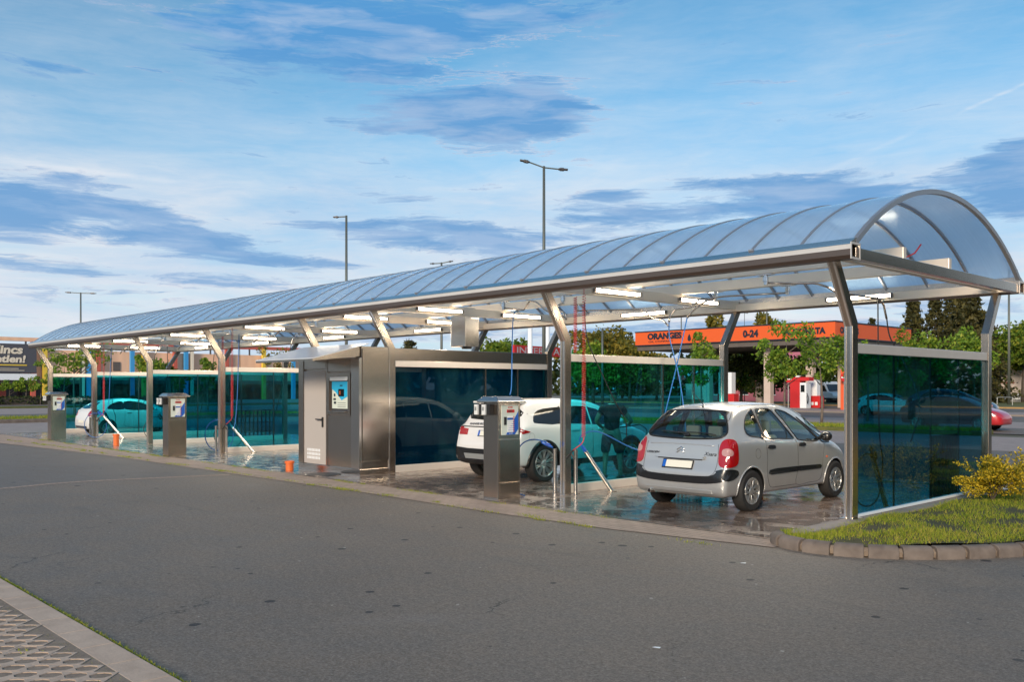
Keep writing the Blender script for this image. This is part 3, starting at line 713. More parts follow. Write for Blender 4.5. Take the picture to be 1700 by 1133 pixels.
# fluorescent tubes
lamp_n = [0]
def tube_light(c, axis, L, label, face):
    t_ = thing('tube_light', label, 'light', c, 'fluorescent tube lights under the canopy'); x, y, z = c
    h = L/2
    def bx(m, a0, a1, dx0, dx1, z0, z1, nm):
        mb = MB()
        if axis == 'y': mb.box(x+dx0, x+dx1, y+a0, y+a1, z+z0, z+z1)
        else: mb.box(x+a0, x+a1, y+dx0, y+dx1, z+z0, z+z1)
        return mb.build(nm, m, t_, bevel=.008)
    bx('steel_light', -h-.04, h+.04, *((0, .03) if face > 0 else (-.03, 0)), -.05, .05, 'housing')
    bx('tube_glow', -h, h, *((.03, .075) if face > 0 else (-.075, -.03)), -.028, .026, 'tube')
    for a in (-h-.04, h): bx('dark_steel', a, a+.04, *((.03, .09) if face > 0 else (-.09, -.03)), -.04, .04, 'end_cap')
order = ['nearest', 'second nearest', 'third from the near end', 'fourth from the near end', 'fifth from the near end', 'sixth from the near end', 'seventh from the near end', 'farthest']
for i, x in enumerate(TX):
    if i == 0 : continue
    for y in (1.26, 3.78):
        tube_light((x+.062, y, 3.585), 'y', 1.25, 'tube light on the %s cross beam, %s' % ({1:'first inner',2:'second inner',3:'third inner',4:'fourth inner',5:'fifth inner',6:'sixth inner',7:'far end'}[i], 'front half' if y < 2 else 'back half'), 1)
        if i != 7 and i != 3:
            pass
bays = [(0,1),(1,2),(3,4),(4,5),(5,6),(6,7)]
bn = ['silver car bay', 'off-roader bay', 'bay left of the cabin', 'middle far bay', 'bay before the hatchback', 'farthest bay']
for (a, b), nm in zip(bays, bn):
    xm = (TX[a]+TX[b])/2
    tube_light((xm+.2, 5.185, 3.56), 'x', 1.25, 'tube light on the back eave beam, middle of the %s' % nm, -1)
    tube_light((xm+.1, 1.59, 3.80), 'x', 1.25, 'tube light on the front long beam over the %s' % nm, -1) if a > 2 else None
# added fill: area lights hung mid-bay that boost what the tubes give
for (a, b) in bays+[(2,3)]:
    xm = (TX[a]+TX[b])/2
    la = bpy.data.lights.new('bay_fill', 'AREA'); la.shape = 'RECTANGLE'; la.size = 3.2; la.size_y = .5; la.energy = 120; la.color = (1,.86,.66)
    lo = bpy.data.objects.new('bay_fill', la); C.objects.link(lo); lo.location = (xm, 2.45, 3.46)

# ------------------------------------------------------------ glass partitions
PL = {0:'tinted glass screen nearest the camera beside the grass island', 1:'tinted glass screen between the silver car and the white off-roader', 2:'tinted glass screen backed by the steel cabin right of it',
      4:'tinted glass screen just left of the steel cabin awning', 5:'tinted glass screen between the two middle far bays', 6:'tinted glass screen crossing in front of the white hatchback', 7:'tinted glass screen at the far end of the canopy'}
for i, x in enumerate(TX):
    if i == 3: continue
    z0 = .13 if i == 0 else .015
    y0, y1 = .082, 4.735
    t_ = thing('glass_screen', PL[i], 'glass screen', (x, y0, 0), 'tinted glass screens between the wash bays')
    MB().box(x-.05, x+.05, y0, y1, 2.30, 2.43).build('top_rail', 'rail_steel', t_, bevel=.006)
    if i == 2: MB().box(x-.06, x+.035, y0, y1, 2.435, 2.70).build('upper_panel', 'steel_h', t_, bevel=.006)
    h = .15 if i else .035
    MB().box(x-.05, x+.05, y0, y1, z0, z0+h).build('bottom_rail', 'rail_steel' if i else 'rail_white', t_, bevel=.006)
    cuts = {0:[1.30,2.56,3.64],1:[2.70,3.72],2:[2.69,3.73]}.get(i, [1.6,3.17])
    ys = [y0]+cuts+[y1]
    for a, b in zip(ys, ys[1:]):
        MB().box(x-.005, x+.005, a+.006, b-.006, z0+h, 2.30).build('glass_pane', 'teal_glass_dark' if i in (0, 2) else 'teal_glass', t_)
    for c_ in cuts:
        if i in (1, 2): MB().box(x+.006, x+.036, c_-.018, c_+.018, z0+h, 2.30).build('mullion', 'steel', t_)
        else: MB().box(x-.016, x-.006, c_-.02, c_+.02, z0+h, 2.30).build('mullion', 'dark_steel', t_)

# ------------------------------------------------------------ equipment cabin
cb = thing('equipment_cabin', 'stainless steel equipment cabin with a grey door and pay terminal under a sloping awning', 'cabin', (-11.4, -.85, 0))
mb = MB(); mb.box(-12.70, -10.27, -.82, -.10, .12, 2.49); mb.box(-13.20, -10.44, -.10, 4.70, .12, 2.70); mb.box(-10.50, -10.27, -.80, -.11, 2.49, 2.715)
mb.build('body', 'steel', cb, bevel=.008)
MB().box(-12.73, -10.24, -.86, -.12, .0, .14).build('plinth', 'steel_h', cb, bevel=.006)
MB().box(-10.42, -10.40, .0, 4.70, .05, 2.68).build('backing_panel', 'backing_panel', cb)
for (a, b, n_) in ((-12.71,-12.50,'corner_post'), (-10.56,-10.25,'corner_post')):
    MB().box(a, b, -.872, -.80, .14, 2.47).build(n_, 'steel' if a < -11 else 'steel_light', cb, bevel=.01)
MB().box(-11.555, -11.50, -.86, -.80, .14, 2.47).build('mullion', 'steel', cb, bevel=.006)
d_ = MB().box(-12.48, -11.575, -.858, -.81, .155, 2.22).build('door', 'door_paint', cb, bevel=.006)
mb = MB(); mb.box(-11.70, -11.655, -.885, -.858, .98, 1.20); mb.bar((-11.68,-.915,1.15), (-11.90,-.915,1.15), .022, .026); mb.cyl((-11.68,-.86,1.15), (-11.68,-.925,1.15), .014)
mb.build('handle', 'black', d_, bevel=.004)
mb = MB()
for r in range(3):
    for q in range(9): mb.box(-12.33+q*.062, -12.33+q*.062+.034, -.866, -.857, .26+r*.085, .32+r*.085)
mb.build('vent', 'rail_white', d_)
MB().box(-12.48, -11.575, -.856, -.81, 2.26, 2.45).build('fascia_panel', 'steel_h', cb, bevel=.006)
MB().box(-11.49, -10.57, -.850, -.81, 2.19, 2.46).build('fascia_panel', 'steel_h', cb, bevel=.006)
MB().box(-11.49, -10.57, -.850, -.81, .155, 1.24).build('front_panel', 'steel_h', cb, bevel=.006)
mb = MB()
for (x0,x1,z0,z1) in ((-11.49,-11.40,1.26,2.17),(-10.66,-10.58,1.26,2.17),(-11.40,-10.66,2.08,2.17),(-11.40,-10.66,1.26,1.32)): mb.box(x0,x1,-.885,-.81,z0,z1)
fr = mb.build('terminal_frame', 'steel', cb, bevel=.006)
MB().box(-11.40,-10.66,-.835,-.82,1.32,2.08).build('terminal_recess', 'dark_steel', fr)
pn = MB().box(-11.30,-10.70,-.862,-.836,1.40,1.98).build('terminal_panel', 'panel_white', cb)
MB().prism([(-11.30,1.82),(-11.30,1.98),(-10.70,1.98),(-10.70,1.66),(-10.92,1.58),(-11.15,1.75)], 'y', -.868, -.862).build('blue_field', 'cyan_panel', pn)
MB().box(-11.04,-10.82,-.874,-.868,1.66,1.82).build('screen', 'black_gloss', pn)
MB().box(-10.98,-10.96,-.877,-.874,1.70,1.78).build('screen_digit', 'orange', pn)
mb = MB(); mb.box(-10.98,-10.88,-.873,-.868,1.88,1.905); mb.box(-11.22,-11.17,-.87,-.862,1.66,1.72); mb.box(-11.24,-11.15,-.87,-.862,1.58,1.62); mb.box(-11.22,-11.14,-.87,-.862,1.50,1.55); mb.build('buttons', 'ink', pn)
mb = MB(); 
for z in (1.43, 1.47, 1.52): mb.box(-11.08,-10.76,-.865,-.862,z,z+.008)
mb.build('printed_lines', 'ink', pn)
mb = MB(); mb.prism([(-.885,2.0),(-.835,2.07),(-.835,2.08),(-.89,2.08)], 'x', -11.36,-10.68); mb.build('niche_lamp', 'rail_white', pn)
MB().box(-11.38,-10.68,-.96,-.83,1.325,1.345).build('shelf', 'steel_light', pn)
# right-hand return of the cabin
mb = MB(); mb.box(-10.262,-10.252,-.78,-.12,.30,1.52); mb.box(-10.262,-10.252,-.78,-.12,1.535,2.66); mb.build('side_panel', 'steel_h', cb, bevel=.003)
MB().box(-10.27,-10.25,-.115,-.085,.12,2.70).build('side_trim', 'bright_strip', cb)
# awning
mb = MB(); A = [(-12.58,-.80,2.765),(-10.0,-.80,2.765),(-10.2,-2.0,2.445),(-12.58,-2.0,2.445)]
mb.add([Vector(p) for p in A]+[Vector(p)-Vector((0,0,.018)) for p in A], [(0,1,2,3),(7,6,5,4),(0,4,5,1),(1,5,6,2),(2,6,7,3),(3,7,4,0)])
aw = mb.build('awning', 'awning_sheet', cb)
mb = MB(); mb.bar((-12.56,-1.98,2.405),(-10.2,-1.98,2.405),.04,.045)
for x in (-12.5,-11.6,-10.7,-10.26): mb.prism([(-.86,2.50),(-.86,2.735),(-1.96,2.44),(-1.96,2.39)], 'x', x-.015, x+.015)
mb.build('awning_frame', 'steel_h', aw)
# steel box hanging from the beam (ventilation)
hb = thing('hanging_box', 'polished steel box hanging from the beams between the cabin and the off-roader', 'box', (-10.2, 1.5, 2.7))
MB().box(-10.75,-10.23,2.0,2.42,2.80,3.50).build('housing', 'steel_light', hb, bevel=.008)
MB().lathe([(.0,0),(.12,0),(.12,.05),(0,.05)], 20, Matrix.Translation((-10.42,2.21,2.75))).build('fan_outlet', 'black', hb)
MB().box(-10.70,-10.30,2.05,2.37,3.50,3.70).build('bracket', 'beam_steel', hb)

# ------------------------------------------------------------ control kiosks
def kiosk(x1, y0, label):
    k = thing('control_kiosk', label, 'kiosk', (x1, y0, 0), 'wash control kiosks'); w, d, h = .36, .50, 1.60; x0 = x1-w; y1 = y0+d
    MB().box(x0, x1, y0, y1, 0.01, h).build('body', 'steel', k, bevel=.008)
    mb = MB(); mb.add([(x0-.09,y0-.07,h),(x1+.07,y0-.07,h),(x1+.07,y1+.06,h),(x0-.09,y1+.06,h),(x0-.09,y0-.07,h+.03),(x1+.07,y0-.07,h+.03),(x1+.07,y1+.06,h+.03),(x0-.09,y1+.06,h+.03),
        (x0-.02,y0+.0,h+.10),(x1-.02,y0+.0,h+.10),(x1-.02,y1-.02,h+.10),(x0-.02,y1-.02,h+.10)],
        [(3,2,1,0),(0,1,5,4),(1,2,6,5),(2,3,7,6),(3,0,4,7),(4,5,9,8),(5,6,10,9),(6,7,11,10),(7,4,8,11),(8,9,10,11)]); mb.build('cap', 'steel_light', k, bevel=.006)
    # lower door panels
    MB().box(x1, x1+.006, y0+.035, y1-.02, .30, .985).build('lower_panel', 'steel', k, bevel=.002)
    MB().box(x1, x1+.006, y0+.035, y1-.02, .045, .285).build('base_panel', 'steel', k, bevel=.002)
    MB().box(x1, x1+.020, y0+.03, y1-.02, .988, 1.0).build('drip_edge', 'bright_strip', k)
    p = MB().box(x1, x1+.008, y0+.07, y1-.05, 1.07, 1.555).build('front_plate', 'panel_white', k)
    q = lambda a: y0+a
    MB().prism([(q(.17),1.072),(q(.37),1.072),(q(.445),1.16),(q(.445),1.455)], 'x', x1+.008, x1+.0095).build('blue_field', 'blue', p)
    MB().box(x1+.008, x1+.013, q(.19), q(.355), 1.435, 1.485).build('display', 'ink_red', p)
    Mx = lambda y, z, xx=.0145: face_M((x1+xx, y, z), (0,1,0), (0,0,1))
    text('digits', '8888', .052, 'dark_steel', p, Mx(q(.20), 1.442), .0006, 1.05)
    text('lettering', 'ICW', .048, 'ink_red', p, Mx(q(.215), 1.505, .0095), .0006, 1.1, bold=.001)
    MB().box(x1+.008, x1+.018, q(.125), q(.175), 1.235, 1.365).build('coin_slot', 'black', p)
    for j in range(8):
        m_ = 'rail_white' if j != 1 else 'blue'
        MB().box(x1+.0096, x1+.016, q(.20), q(.325), 1.115+.034*(7-j), 1.115+.034*(7-j)+.026).build('button_label', m_, p)
        MB().cyl((x1+.010, q(.338), 1.128+.034*(7-j)), (x1+.020, q(.338), 1.128+.034*(7-j)), .0085, 10).build('button', 'orange', p)
    text('lettering', 'ICW', .028, 'rail_white', p, Mx(q(.235), 1.082, .0105), .0005, 1.6)
    # card readers on the road side
    for a in (-.055, .13):
        r = MB().box(x0+a, x0+a+.13, y0-.10, y0, 1.40, 1.575).build('card_reader', 'black', k, bevel=.008)
        MB().box(x0+a-.028, x0+a+.055, y0-.135, y0-.09, 1.40, 1.57).build('reader_face', 'white_plastic', r, bevel=.006)
        MB().box(x0+a-.01, x0+a+.035, y0-.139, y0-.135, 1.47, 1.53).build('reader_mark', 'galvanised', r)
    return k
kiosk(-5.26, -1.50, 'nearest wash control kiosk in front of the white off-roader')
kiosk(-18.10, -1.66, 'middle wash control kiosk left of the steel cabin')
kiosk(-28.25, -1.62, 'farthest wash control kiosk near the white hatchback')

# ------------------------------------------------------------ wash equipment
def spiral(a, b, r, turns, n=9):
    a = Vector(a); b = Vector(b); pts = []
    for i in range(turns*n+1):
        t = i/(turns*n); q = a.lerp(b, t); w = 2*PI*i/n
        pts.append(q+Vector((math.cos(w)*r, math.sin(w)*r, 0)))
    return pts
def lance_stand(x, y, label, top_dx=-.30, top_dy=-.36, H=.72):
    """slanting steel holder tube"""
    t_ = thing('lance_holder', label, 'lance holder', (x, y, 0), 'slanted lance holder tubes'); a = Vector((x, y, .015)); b = Vector((x+top_dx, y+top_dy, H))
    MB().tube([a, b], .036, 16).build('tube', 'steel_light', t_, smooth='auto')
    MB().lathe([(0,0),(.09,0),(.09,.01),(0,.01)], 20, Matrix.Translation(a)).build('foot_plate', 'steel', t_)
    return b, (b-a).normalized()
def brush_gun(p, d, label, col='blue'):
    g = thing('foam_brush_gun' if col == 'blue' else 'spray_lance', label, 'spray gun', tuple(p), 'spray guns resting in their holders')
    p = Vector(p); u = d.normalized(); sd = Vector((.684,-.729,0))
    sd = (sd-u*sd.dot(u)).normalized()
    m = col if col == 'blue' else 'black'
    mb = MB(); mb.tube([p-u*.15, p+u*.02], .018, 10); mb.tube([p-u*.02, p+u*.10], .034, 12); mb.build('barrel', m, g, smooth='auto')
    mb = MB(); mb.bar(p+u*.04+sd*.0, p+u*.05+sd*.14, .034, .05, u); mb.bar(p+u*.05+sd*.14, p+u*.17+sd*.17, .026, .04, sd); mb.bar(p+u*.17+sd*.17, p+u*.20+sd*.04, .020, .03, u); mb.bar(p+u*.20+sd*.04, p+u*.08-sd*.01, .034, .05, sd); mb.build('handle', m, g, bevel=.006)
    mb = MB(); mb.bar(p+u*.12+sd*.05, p+u*.06+sd*.10, .012, .014, u); mb.build('trigger', 'red' if col == 'blue' else 'dark_steel', g)
    return p+u*.19+sd*.06
def hose(name, label, pts, r, m, group, n=8):
    mb = MB(); mb.tube(smooth_path(pts, 8), r, n); o = mb.build(name, m, smooth=True); return tag(o, label, 'hose', group)
def upright_holder(x, y, label, H=.78):
    t_ = thing('holder_tube', label, 'holder tube', (x, y, 0), 'upright holder tubes fixed beside the posts')
    MB().tube([(x,y,.015),(x,y,H)], .034, 16).build('tube', 'steel_light', t_, smooth='auto')
    MB().box(x-.05,x+.05,y-.05,y+.05,.012,.024).build('foot_plate', 'steel', t_)
GB = 'blue foam hoses looping down from the ceiling arms'; GR = 'red coiled air hoses'
bayname = {1:'post between the silver car and the white off-roader', 4:'post left of the steel cabin', 6:'post in front of the white hatchback', 5:'middle post of the far half'}
for i, bx_, by_ in ((1,.0,0),(4,.15,0),(6,.3,.0)):
    x = TX[i]; nm = bayname[i]
    upright_holder(x-.17, -.09, 'upright tube left of the %s' % nm)
    upright_holder(x+.20, .04, 'upright tube right of the %s' % nm)
b, u = lance_stand(-4.80, .80, 'slanted holder tube standing left of the silver car'); e1 = brush_gun(b, u, 'blue foam brush gun in the slanted tube left of the silver car')
hose('foam_hose', 'blue hose arching from the gun left of the silver car towards its rear lamp', [e1, e1+Vector((.05,.0,.14)), e1+Vector((.30,.15,.20)), (-4.60,1.1,.78),(-4.25,1.5,.62),(-3.9,2.0,.55),(-3.8,2.4,.3),(-3.8,2.8,.03),(-3.9,3.4,.03)], .0115, 'blue_hose', GB)
# gun held on the near face of the post, its hose looping to the floor
g2 = brush_gun(Vector((-5.50,-.14,.86)), Vector((.85,-.1,-.25)), 'blue foam brush gun clipped left of the post behind the near kiosk')
hose('foam_hose', 'blue hose looping from the post to the floor beside the near kiosk', [(-5.48,-.16,.90),(-5.75,-.25,.93),(-5.95,-.35,.80),(-5.95,-.45,.45),(-5.80,-.60,.15),(-5.55,-.80,.06),(-5.30,-.86,.03)], .0115, 'blue_hose', GB)
# vertical blue hose and coiled red hoses
hose('foam_hose', 'blue hose hanging straight down over the white off-roader', [(-8.14,1.6,3.44),(-8.20,1.6,3.29),(-8.23,1.60,2.66),(-8.25,1.6,1.9),(-8.3,1.6,1.70)], .0115, 'blue_hose', GB)
def air_hose(x, y, z1, label, nx=None, zz=(2.0, .92), dx=0, gun=True):
    mb = MB(); mb.tube(spiral((x,y,z1),(x,y,zz[0]), .030, 24, 8), .0048, 5); mb.tube(spiral((x,y,zz[0]),(x-.01,y,zz[1]), .034, 36, 8), .0050, 5)
    mb.tube([(x,y,z1+.12),(x,y,z1)], .006, 6)
    o = thing('air_hose', label, 'hose', (x, y, z1), GR); mb.build('coil', 'red_hose', o, smooth=True)
    if gun:
        MB().tube(smooth_path([(x,y,zz[1]),(x-.02,y-.03,zz[1]-.10),(x-.16,y-.10,zz[1]-.22)], 6), .008, 6).build('tail', 'red_hose', o, smooth=True)
        mb = MB(); mb.tube([(x-.16,y-.10,zz[1]-.22),(x-.26,y-.16,zz[1]-.36)], .016, 10); mb.bar((x-.20,y-.12,zz[1]-.26),(x-.14,y-.08,zz[1]-.38),.02,.03); mb.build('blow_gun', 'black', o)
air_hose(-4.72, -.02, 3.42, 'long red coiled air hose right of the post between the two near cars', zz=(2.35,1.0))
hs_ = MB(); hs_.tube(spiral((-4.92,-.02,3.40),(-4.94,-.0,2.45), .030, 26, 8), .006, 5); tag(hs_.build('air_hose', 'red_hose', smooth=True), 'short red coiled air hose beside the head of the post between the two near cars', 'hose', GR)
hose('spray_hose', 'thin black hose sagging across the glass behind the post between the near cars', [(-5.05,.35,3.35),(-5.02,.4,2.7),(-4.95,.7,2.1),(-4.9,1.0,1.6),(-4.95,1.35,1.25),(-5.05,1.5,.95)], .009, 'black', 'black spray hoses')
air_hose(-18.05, .12, 3.4, 'red coiled air hose beside the post left of the steel cabin', zz=(2.2,1.05)); 
hs_ = MB(); hs_.tube(spiral((-18.6,.10,3.3),(-18.6,.1,2.5), .03, 24, 8), .006, 5); tag(hs_.build('air_hose', 'red_hose', smooth=True), 'short red coiled air hose under the beams left of the steel cabin', 'hose', GR)
air_hose(-28.15, .12, 3.3, 'red coiled air hose beside the post in front of the white hatchback', zz=(2.1,1.0))
hose('foam_hose', 'blue hose hanging down beside the post left of the steel cabin', [(-18.0,.3,3.35),(-17.95,.25,2.4),(-17.92,.2,1.5),(-17.9,.15,1.0),(-17.9,.1,.7)], .0115, 'blue_hose', GB)
hose('foam_hose', 'blue hose hanging down beside the post in front of the white hatchback', [(-27.9,.3,3.3),(-27.9,.25,2.3),(-27.9,.2,1.3),(-28.0,.1,.95)], .0115, 'blue_hose', GB)
for (x, y, nm) in ((-18.0,.75,'post left of the steel cabin'), (-27.75,.65,'post in front of the white hatchback')):
    b, u = lance_stand(x, y, 'slanted holder tube by the %s' % nm, -.55, -.50, .85)
    e = brush_gun(b, u, 'blue brush gun in the slanted tube by the %s' % nm)
    c = Vector(((x-.95), y-.75, .5)); pts = [e]
    for k in range(0, 11):
        a = R_(70+k*30); pts.append(c+Vector((.684*math.cos(a)*.40+.35, .729*math.cos(a)*.40, .44*math.sin(a))))
    hose('foam_hose', 'blue hose coiled in a ring by the %s' % nm, pts, .0115, 'blue_hose', GB)
pts = [Vector((-18.9,.1,.5))+Vector((.684*math.cos(R_(60+k*28))*.36, .729*math.cos(R_(60+k*28))*.36, .44*math.sin(R_(60+k*28)))) for k in range(11)]
hose('foam_hose', 'blue hose ring on the left side of the post left of the steel cabin', pts, .0115, 'blue_hose', GB)
# holders seen through the glass
for i, lb in ((0,'slanted holder tube seen through the glass screen nearest the camera'), (4,'slanted holder tube seen through the glass left of the steel cabin'), (5,'slanted holder tube in the middle far bay'), (6,'slanted holder tube seen through the glass by the white hatchback')):
    x = TX[i]-.40; y = 1.95 if i == 0 else 1.0
    b, u = lance_stand(x, y, lb, -.02, -.42, .82)
    e = brush_gun(b, u, lb.replace('slanted holder tube seen through', 'black gun behind').replace('slanted holder tube', 'black gun'), 'black')
    hose('spray_hose', lb.replace('slanted holder tube', 'black hose of the lance'), [b+Vector((0,-.1,.05)), b+Vector((.02,-.32,.06)), b+Vector((.0,-.52,-.1)), b+Vector((0,-.62,-.35)), b+Vector((0,-.45,-.62)), b+Vector((0,-.1,-.70)), b+Vector((.0,.2,-.55)), b+Vector((.0,.32,-.1)), b+Vector((.0,.20,.5)), b+Vector((0,.16,2.4))], .010, 'black', 'black spray hoses')
def rack(x, y0, y1, label, n=10, h=1.05):
    t_ = thing('mat_rack', label, 'mat rack', (x, y0, 0), 'upright bar racks for washing floor mats')
    mb = MB()
    for z in (.30,.62,h): mb.bar((x,y0,z),(x,y1,z),.025,.025)
    mb.build('rail', 'black', t_)
    for k in range(n):
        y = y0+(y1-y0)*k/(n-1); w_ = .025 if k in (0,n-1) else .016; MB().box(x-.025,x+.025,y-w_,y+w_,.02,h).build('bar', 'black', t_)
rack(-.42, 3.62, 4.62, 'dark bar rack for mats behind the glass screen nearest the camera', 8)
rack(-5.6, 3.7, 4.6, 'dark bar rack for mats beside the front wheel of the off-roader', 8)
rack(-18.85, 3.2, 4.6, 'dark bar rack for mats behind the glass left of the steel cabin')
rack(-24.0, 3.2, 4.6, 'dark bar rack for mats behind the second glass left of the steel cabin')
# swinging ceiling arms
def boom(name_l, pivot, pts, beam_z=3.69):
    t_ = thing('swing_arm', name_l, 'ceiling arm', pivot, 'swinging hose arms under the beams'); p = Vector(pivot)
    mb = MB(); mb.box(p.x-.14,p.x+.14,p.y-.06,p.y+.06,beam_z-.015,beam_z-.002); mb.build('mount_plate', 'bright_strip', t_)
    mb = MB(); mb.lathe([(.0,0),(.035,0),(.035,.05),(.05,.055),(.05,.12),(.035,.125),(.035,.16),(0,.16)], 16, Matrix.Translation((p.x,p.y,beam_z-.172))); mb.build('swivel', 'chrome', t_, smooth='auto')
    q = [Vector((p.x, p.y, beam_z-.14))]+[Vector(v) for v in pts]
    # round the bends
    r = [q[0]]
    for a, b, c in zip(q, q[1:], q[2:]):
        r += [b.lerp(a, min(.45, .09/max(.01,(b-a).length))), b.lerp(a, min(.2, .03/max(.01,(b-a).length))), b.lerp(c, min(.2, .03/max(.01,(b-c).length))), b.lerp(c, min(.45, .09/max(.01,(b-c).length)))]
    r.append(q[-1]); MB().tube(r, .018, 12).build('arm_pipe', 'steel', t_, smooth=True)
boom('S-bent ceiling arm on the rear beam between the two near cars', (-4.34,3.30,3.69), [(-4.54,3.10,3.56),(-4.61,3.00,3.45),(-4.67,2.95,3.39),(-4.92,2.80,3.36),(-4.97,2.70,3.23),(-4.95,2.65,3.10)])
boom('ceiling arm on the rear beam with a long pipe over the silver car', (-2.81,3.30,3.69), [(-3.40,3.10,3.55),(-3.94,2.90,3.54),(-4.14,2.85,3.51),(-4.37,2.80,3.40),(-4.47,2.75,3.31),(-4.56,2.70,3.17)])
boom('ceiling arm on the front beam reaching right behind the nearest post', (-2.26,1.65,3.69), [(-1.99,1.90,3.54),(-1.64,2.10,3.53),(-1.49,2.20,3.47),(-1.47,2.50,3.39),(-1.40,3.00,3.38),(-1.30,3.60,3.36),(-1.27,3.75,3.27),(-1.24,3.80,3.02)])
boom('long straight ceiling arm over the front of the white off-roader', (-7.95,3.30,3.69), [(-6.78,3.20,3.49),(-6.03,3.10,3.45),(-5.87,3.10,3.39),(-5.72,3.10,3.26),(-5.56,3.05,3.22),(-5.36,3.00,3.19),(-5.17,2.95,3.04)])
boom('zigzag ceiling arm over the rear of the white off-roader', (-8.55,1.65,3.69), [(-7.87,1.60,3.46),(-7.71,1.55,3.57),(-7.59,1.50,3.63),(-7.36,1.45,3.58),(-7.05,1.40,3.40),(-6.89,1.40,3.33),(-6.60,1.30,3.32)])
boom('bent ceiling arm beside the head of the post between the near cars', (-6.80,1.65,3.69), [(-6.60,1.20,3.40),(-6.34,1.00,3.32),(-6.08,0.90,3.27),(-5.91,0.80,3.12)])
for i in (4,5,6):
    x = TX[i]
    boom('ceiling arm %s' % {4:'over the empty bay left of the steel cabin',5:'over the middle far bay',6:'over the bay of the white hatchback'}[i], (x+2.3,1.65,3.69), [(x+1.9,1.5,3.52),(x+1.2,1.2,3.50),(x+1.0,1.1,3.32),(x+.4,.9,3.28),(x+.3,.8,3.1)])
    boom('rear ceiling arm %s' % {4:'over the empty bay left of the steel cabin',5:'over the middle far bay',6:'over the bay of the white hatchback'}[i], (x-1.5,3.3,3.69), [(x-1.2,3.0,3.52),(x-.5,2.6,3.50),(x-.3,2.4,3.3),(x-.25,2.3,3.1)])
    hose('spray_hose', 'black hose hanging from the ceiling %s' % {4:'left of the steel cabin',5:'in the middle far bay',6:'near the white hatchback'}[i], [(x-.25,2.3,3.1),(x-.3,2.25,2.6),(x-.45,2.1,1.8),(x-.5,1.9,1.0)], .011, 'black', 'black spray hoses')
hose('foam_hose', 'blue hose hanging in front of the glass behind the silver car, left of two', [(-4.95,2.65,3.12),(-4.94,2.65,2.82),(-4.80,2.60,2.47),(-4.67,2.60,2.01),(-4.55,2.6,1.3),(-4.5,2.6,.5)], .0115, 'blue_hose', GB)
hose('foam_hose', 'blue hose hanging in front of the glass behind the silver car, right of two', [(-4.56,2.70,3.19),(-4.66,2.70,2.81),(-4.74,2.60,2.24),(-4.82,2.50,1.72),(-4.9,2.4,1.2)], .0115, 'blue_hose', GB)
hose('spray_hose', 'black hose dropping from the arm behind the glass screen nearest the camera', [(-1.24,3.80,3.04),(-1.20,3.85,2.7),(-1.0,3.9,2.3),(-.6,3.6,1.6),(-.45,2.9,1.0)], .012, 'black', 'black spray hoses')
# red nozzle poking above the beams at the near end
rn = MB(); rn.tube([(-.6,2.9,3.88),(-.45,3.05,3.98),(-.38,3.12,4.12)], .012, 6); tag(rn.build('hose_stub', 'red_hose'), 'short red hose end sticking up above the beams under the near end of the roof', 'hose')
# ------------------------------------------------------------ cars (local: rear bumper at y=0, nose at +y)
def lerp_st(st, y):
    if y <= st[0][0]: return st[0][1:]
    for a, b in zip(st, st[1:]):
        if y <= b[0]:
            t = (y-a[0])/(b[0]-a[0]); return [p+(q-p)*t for p, q in zip(a[1:], b[1:])]
    return st[-1][1:]
def loft(st, inset=0.0, zfloor=None):
    """st rows: y, zb, zt, half-width low, half-width at belt, half-width at roof edge, belt height, roof edge drop"""
    rings = []
    for (y, zb, zt, wl, wm, wr, zbelt, dr) in st:
        wl, wm, wr = wl-inset, wm-inset, wr-inset; zt -= inset; zb = max(zb+inset, zfloor or -1)
        zbe = min(zbelt, zt-.10)
        H = [(0, zb), (wl*.6, zb), (wl-.04, zb), (wl, zb+.05), (wm*.985+wl*.015, zb+(zbe-zb)*.35), (wm, zb+(zbe-zb)*.68), (wm-.012, zbe-.03), (wm-.035, zbe+.02),
             ((wm-.035)*.55+wr*.45, zbe+(zt-dr-zbe)*.5), (wr+.012, zt-dr-.01), (wr-.03, zt-dr*.55), (wr*.72, zt-dr*.22), (wr*.36, zt-dr*.05), (0, zt)]
        ring = [(x, y, z) for x, z in H]+[(-x, y, z) for x, z in H[-2:0:-1]]
        rings.append(ring)
    mb = MB(); n = len(rings[0]); m = len(rings)
    mb.add([v for r in rings for v in r], [(i*n+k, i*n+(k+1)%n, (i+1)*n+(k+1)%n, (i+1)*n+k) for i in range(m-1) for k in range(n)]+[tuple(range(n))[::-1], tuple((m-1)*n+k for k in range(n))])
    return mb
def eval_mesh(o):
    dg = bpy.context.evaluated_depsgraph_get(); return bpy.data.meshes.new_from_object(o.evaluated_get(dg))
def bake(o):
    me = eval_mesh(o); o.modifiers.clear(); o.data = me; return o
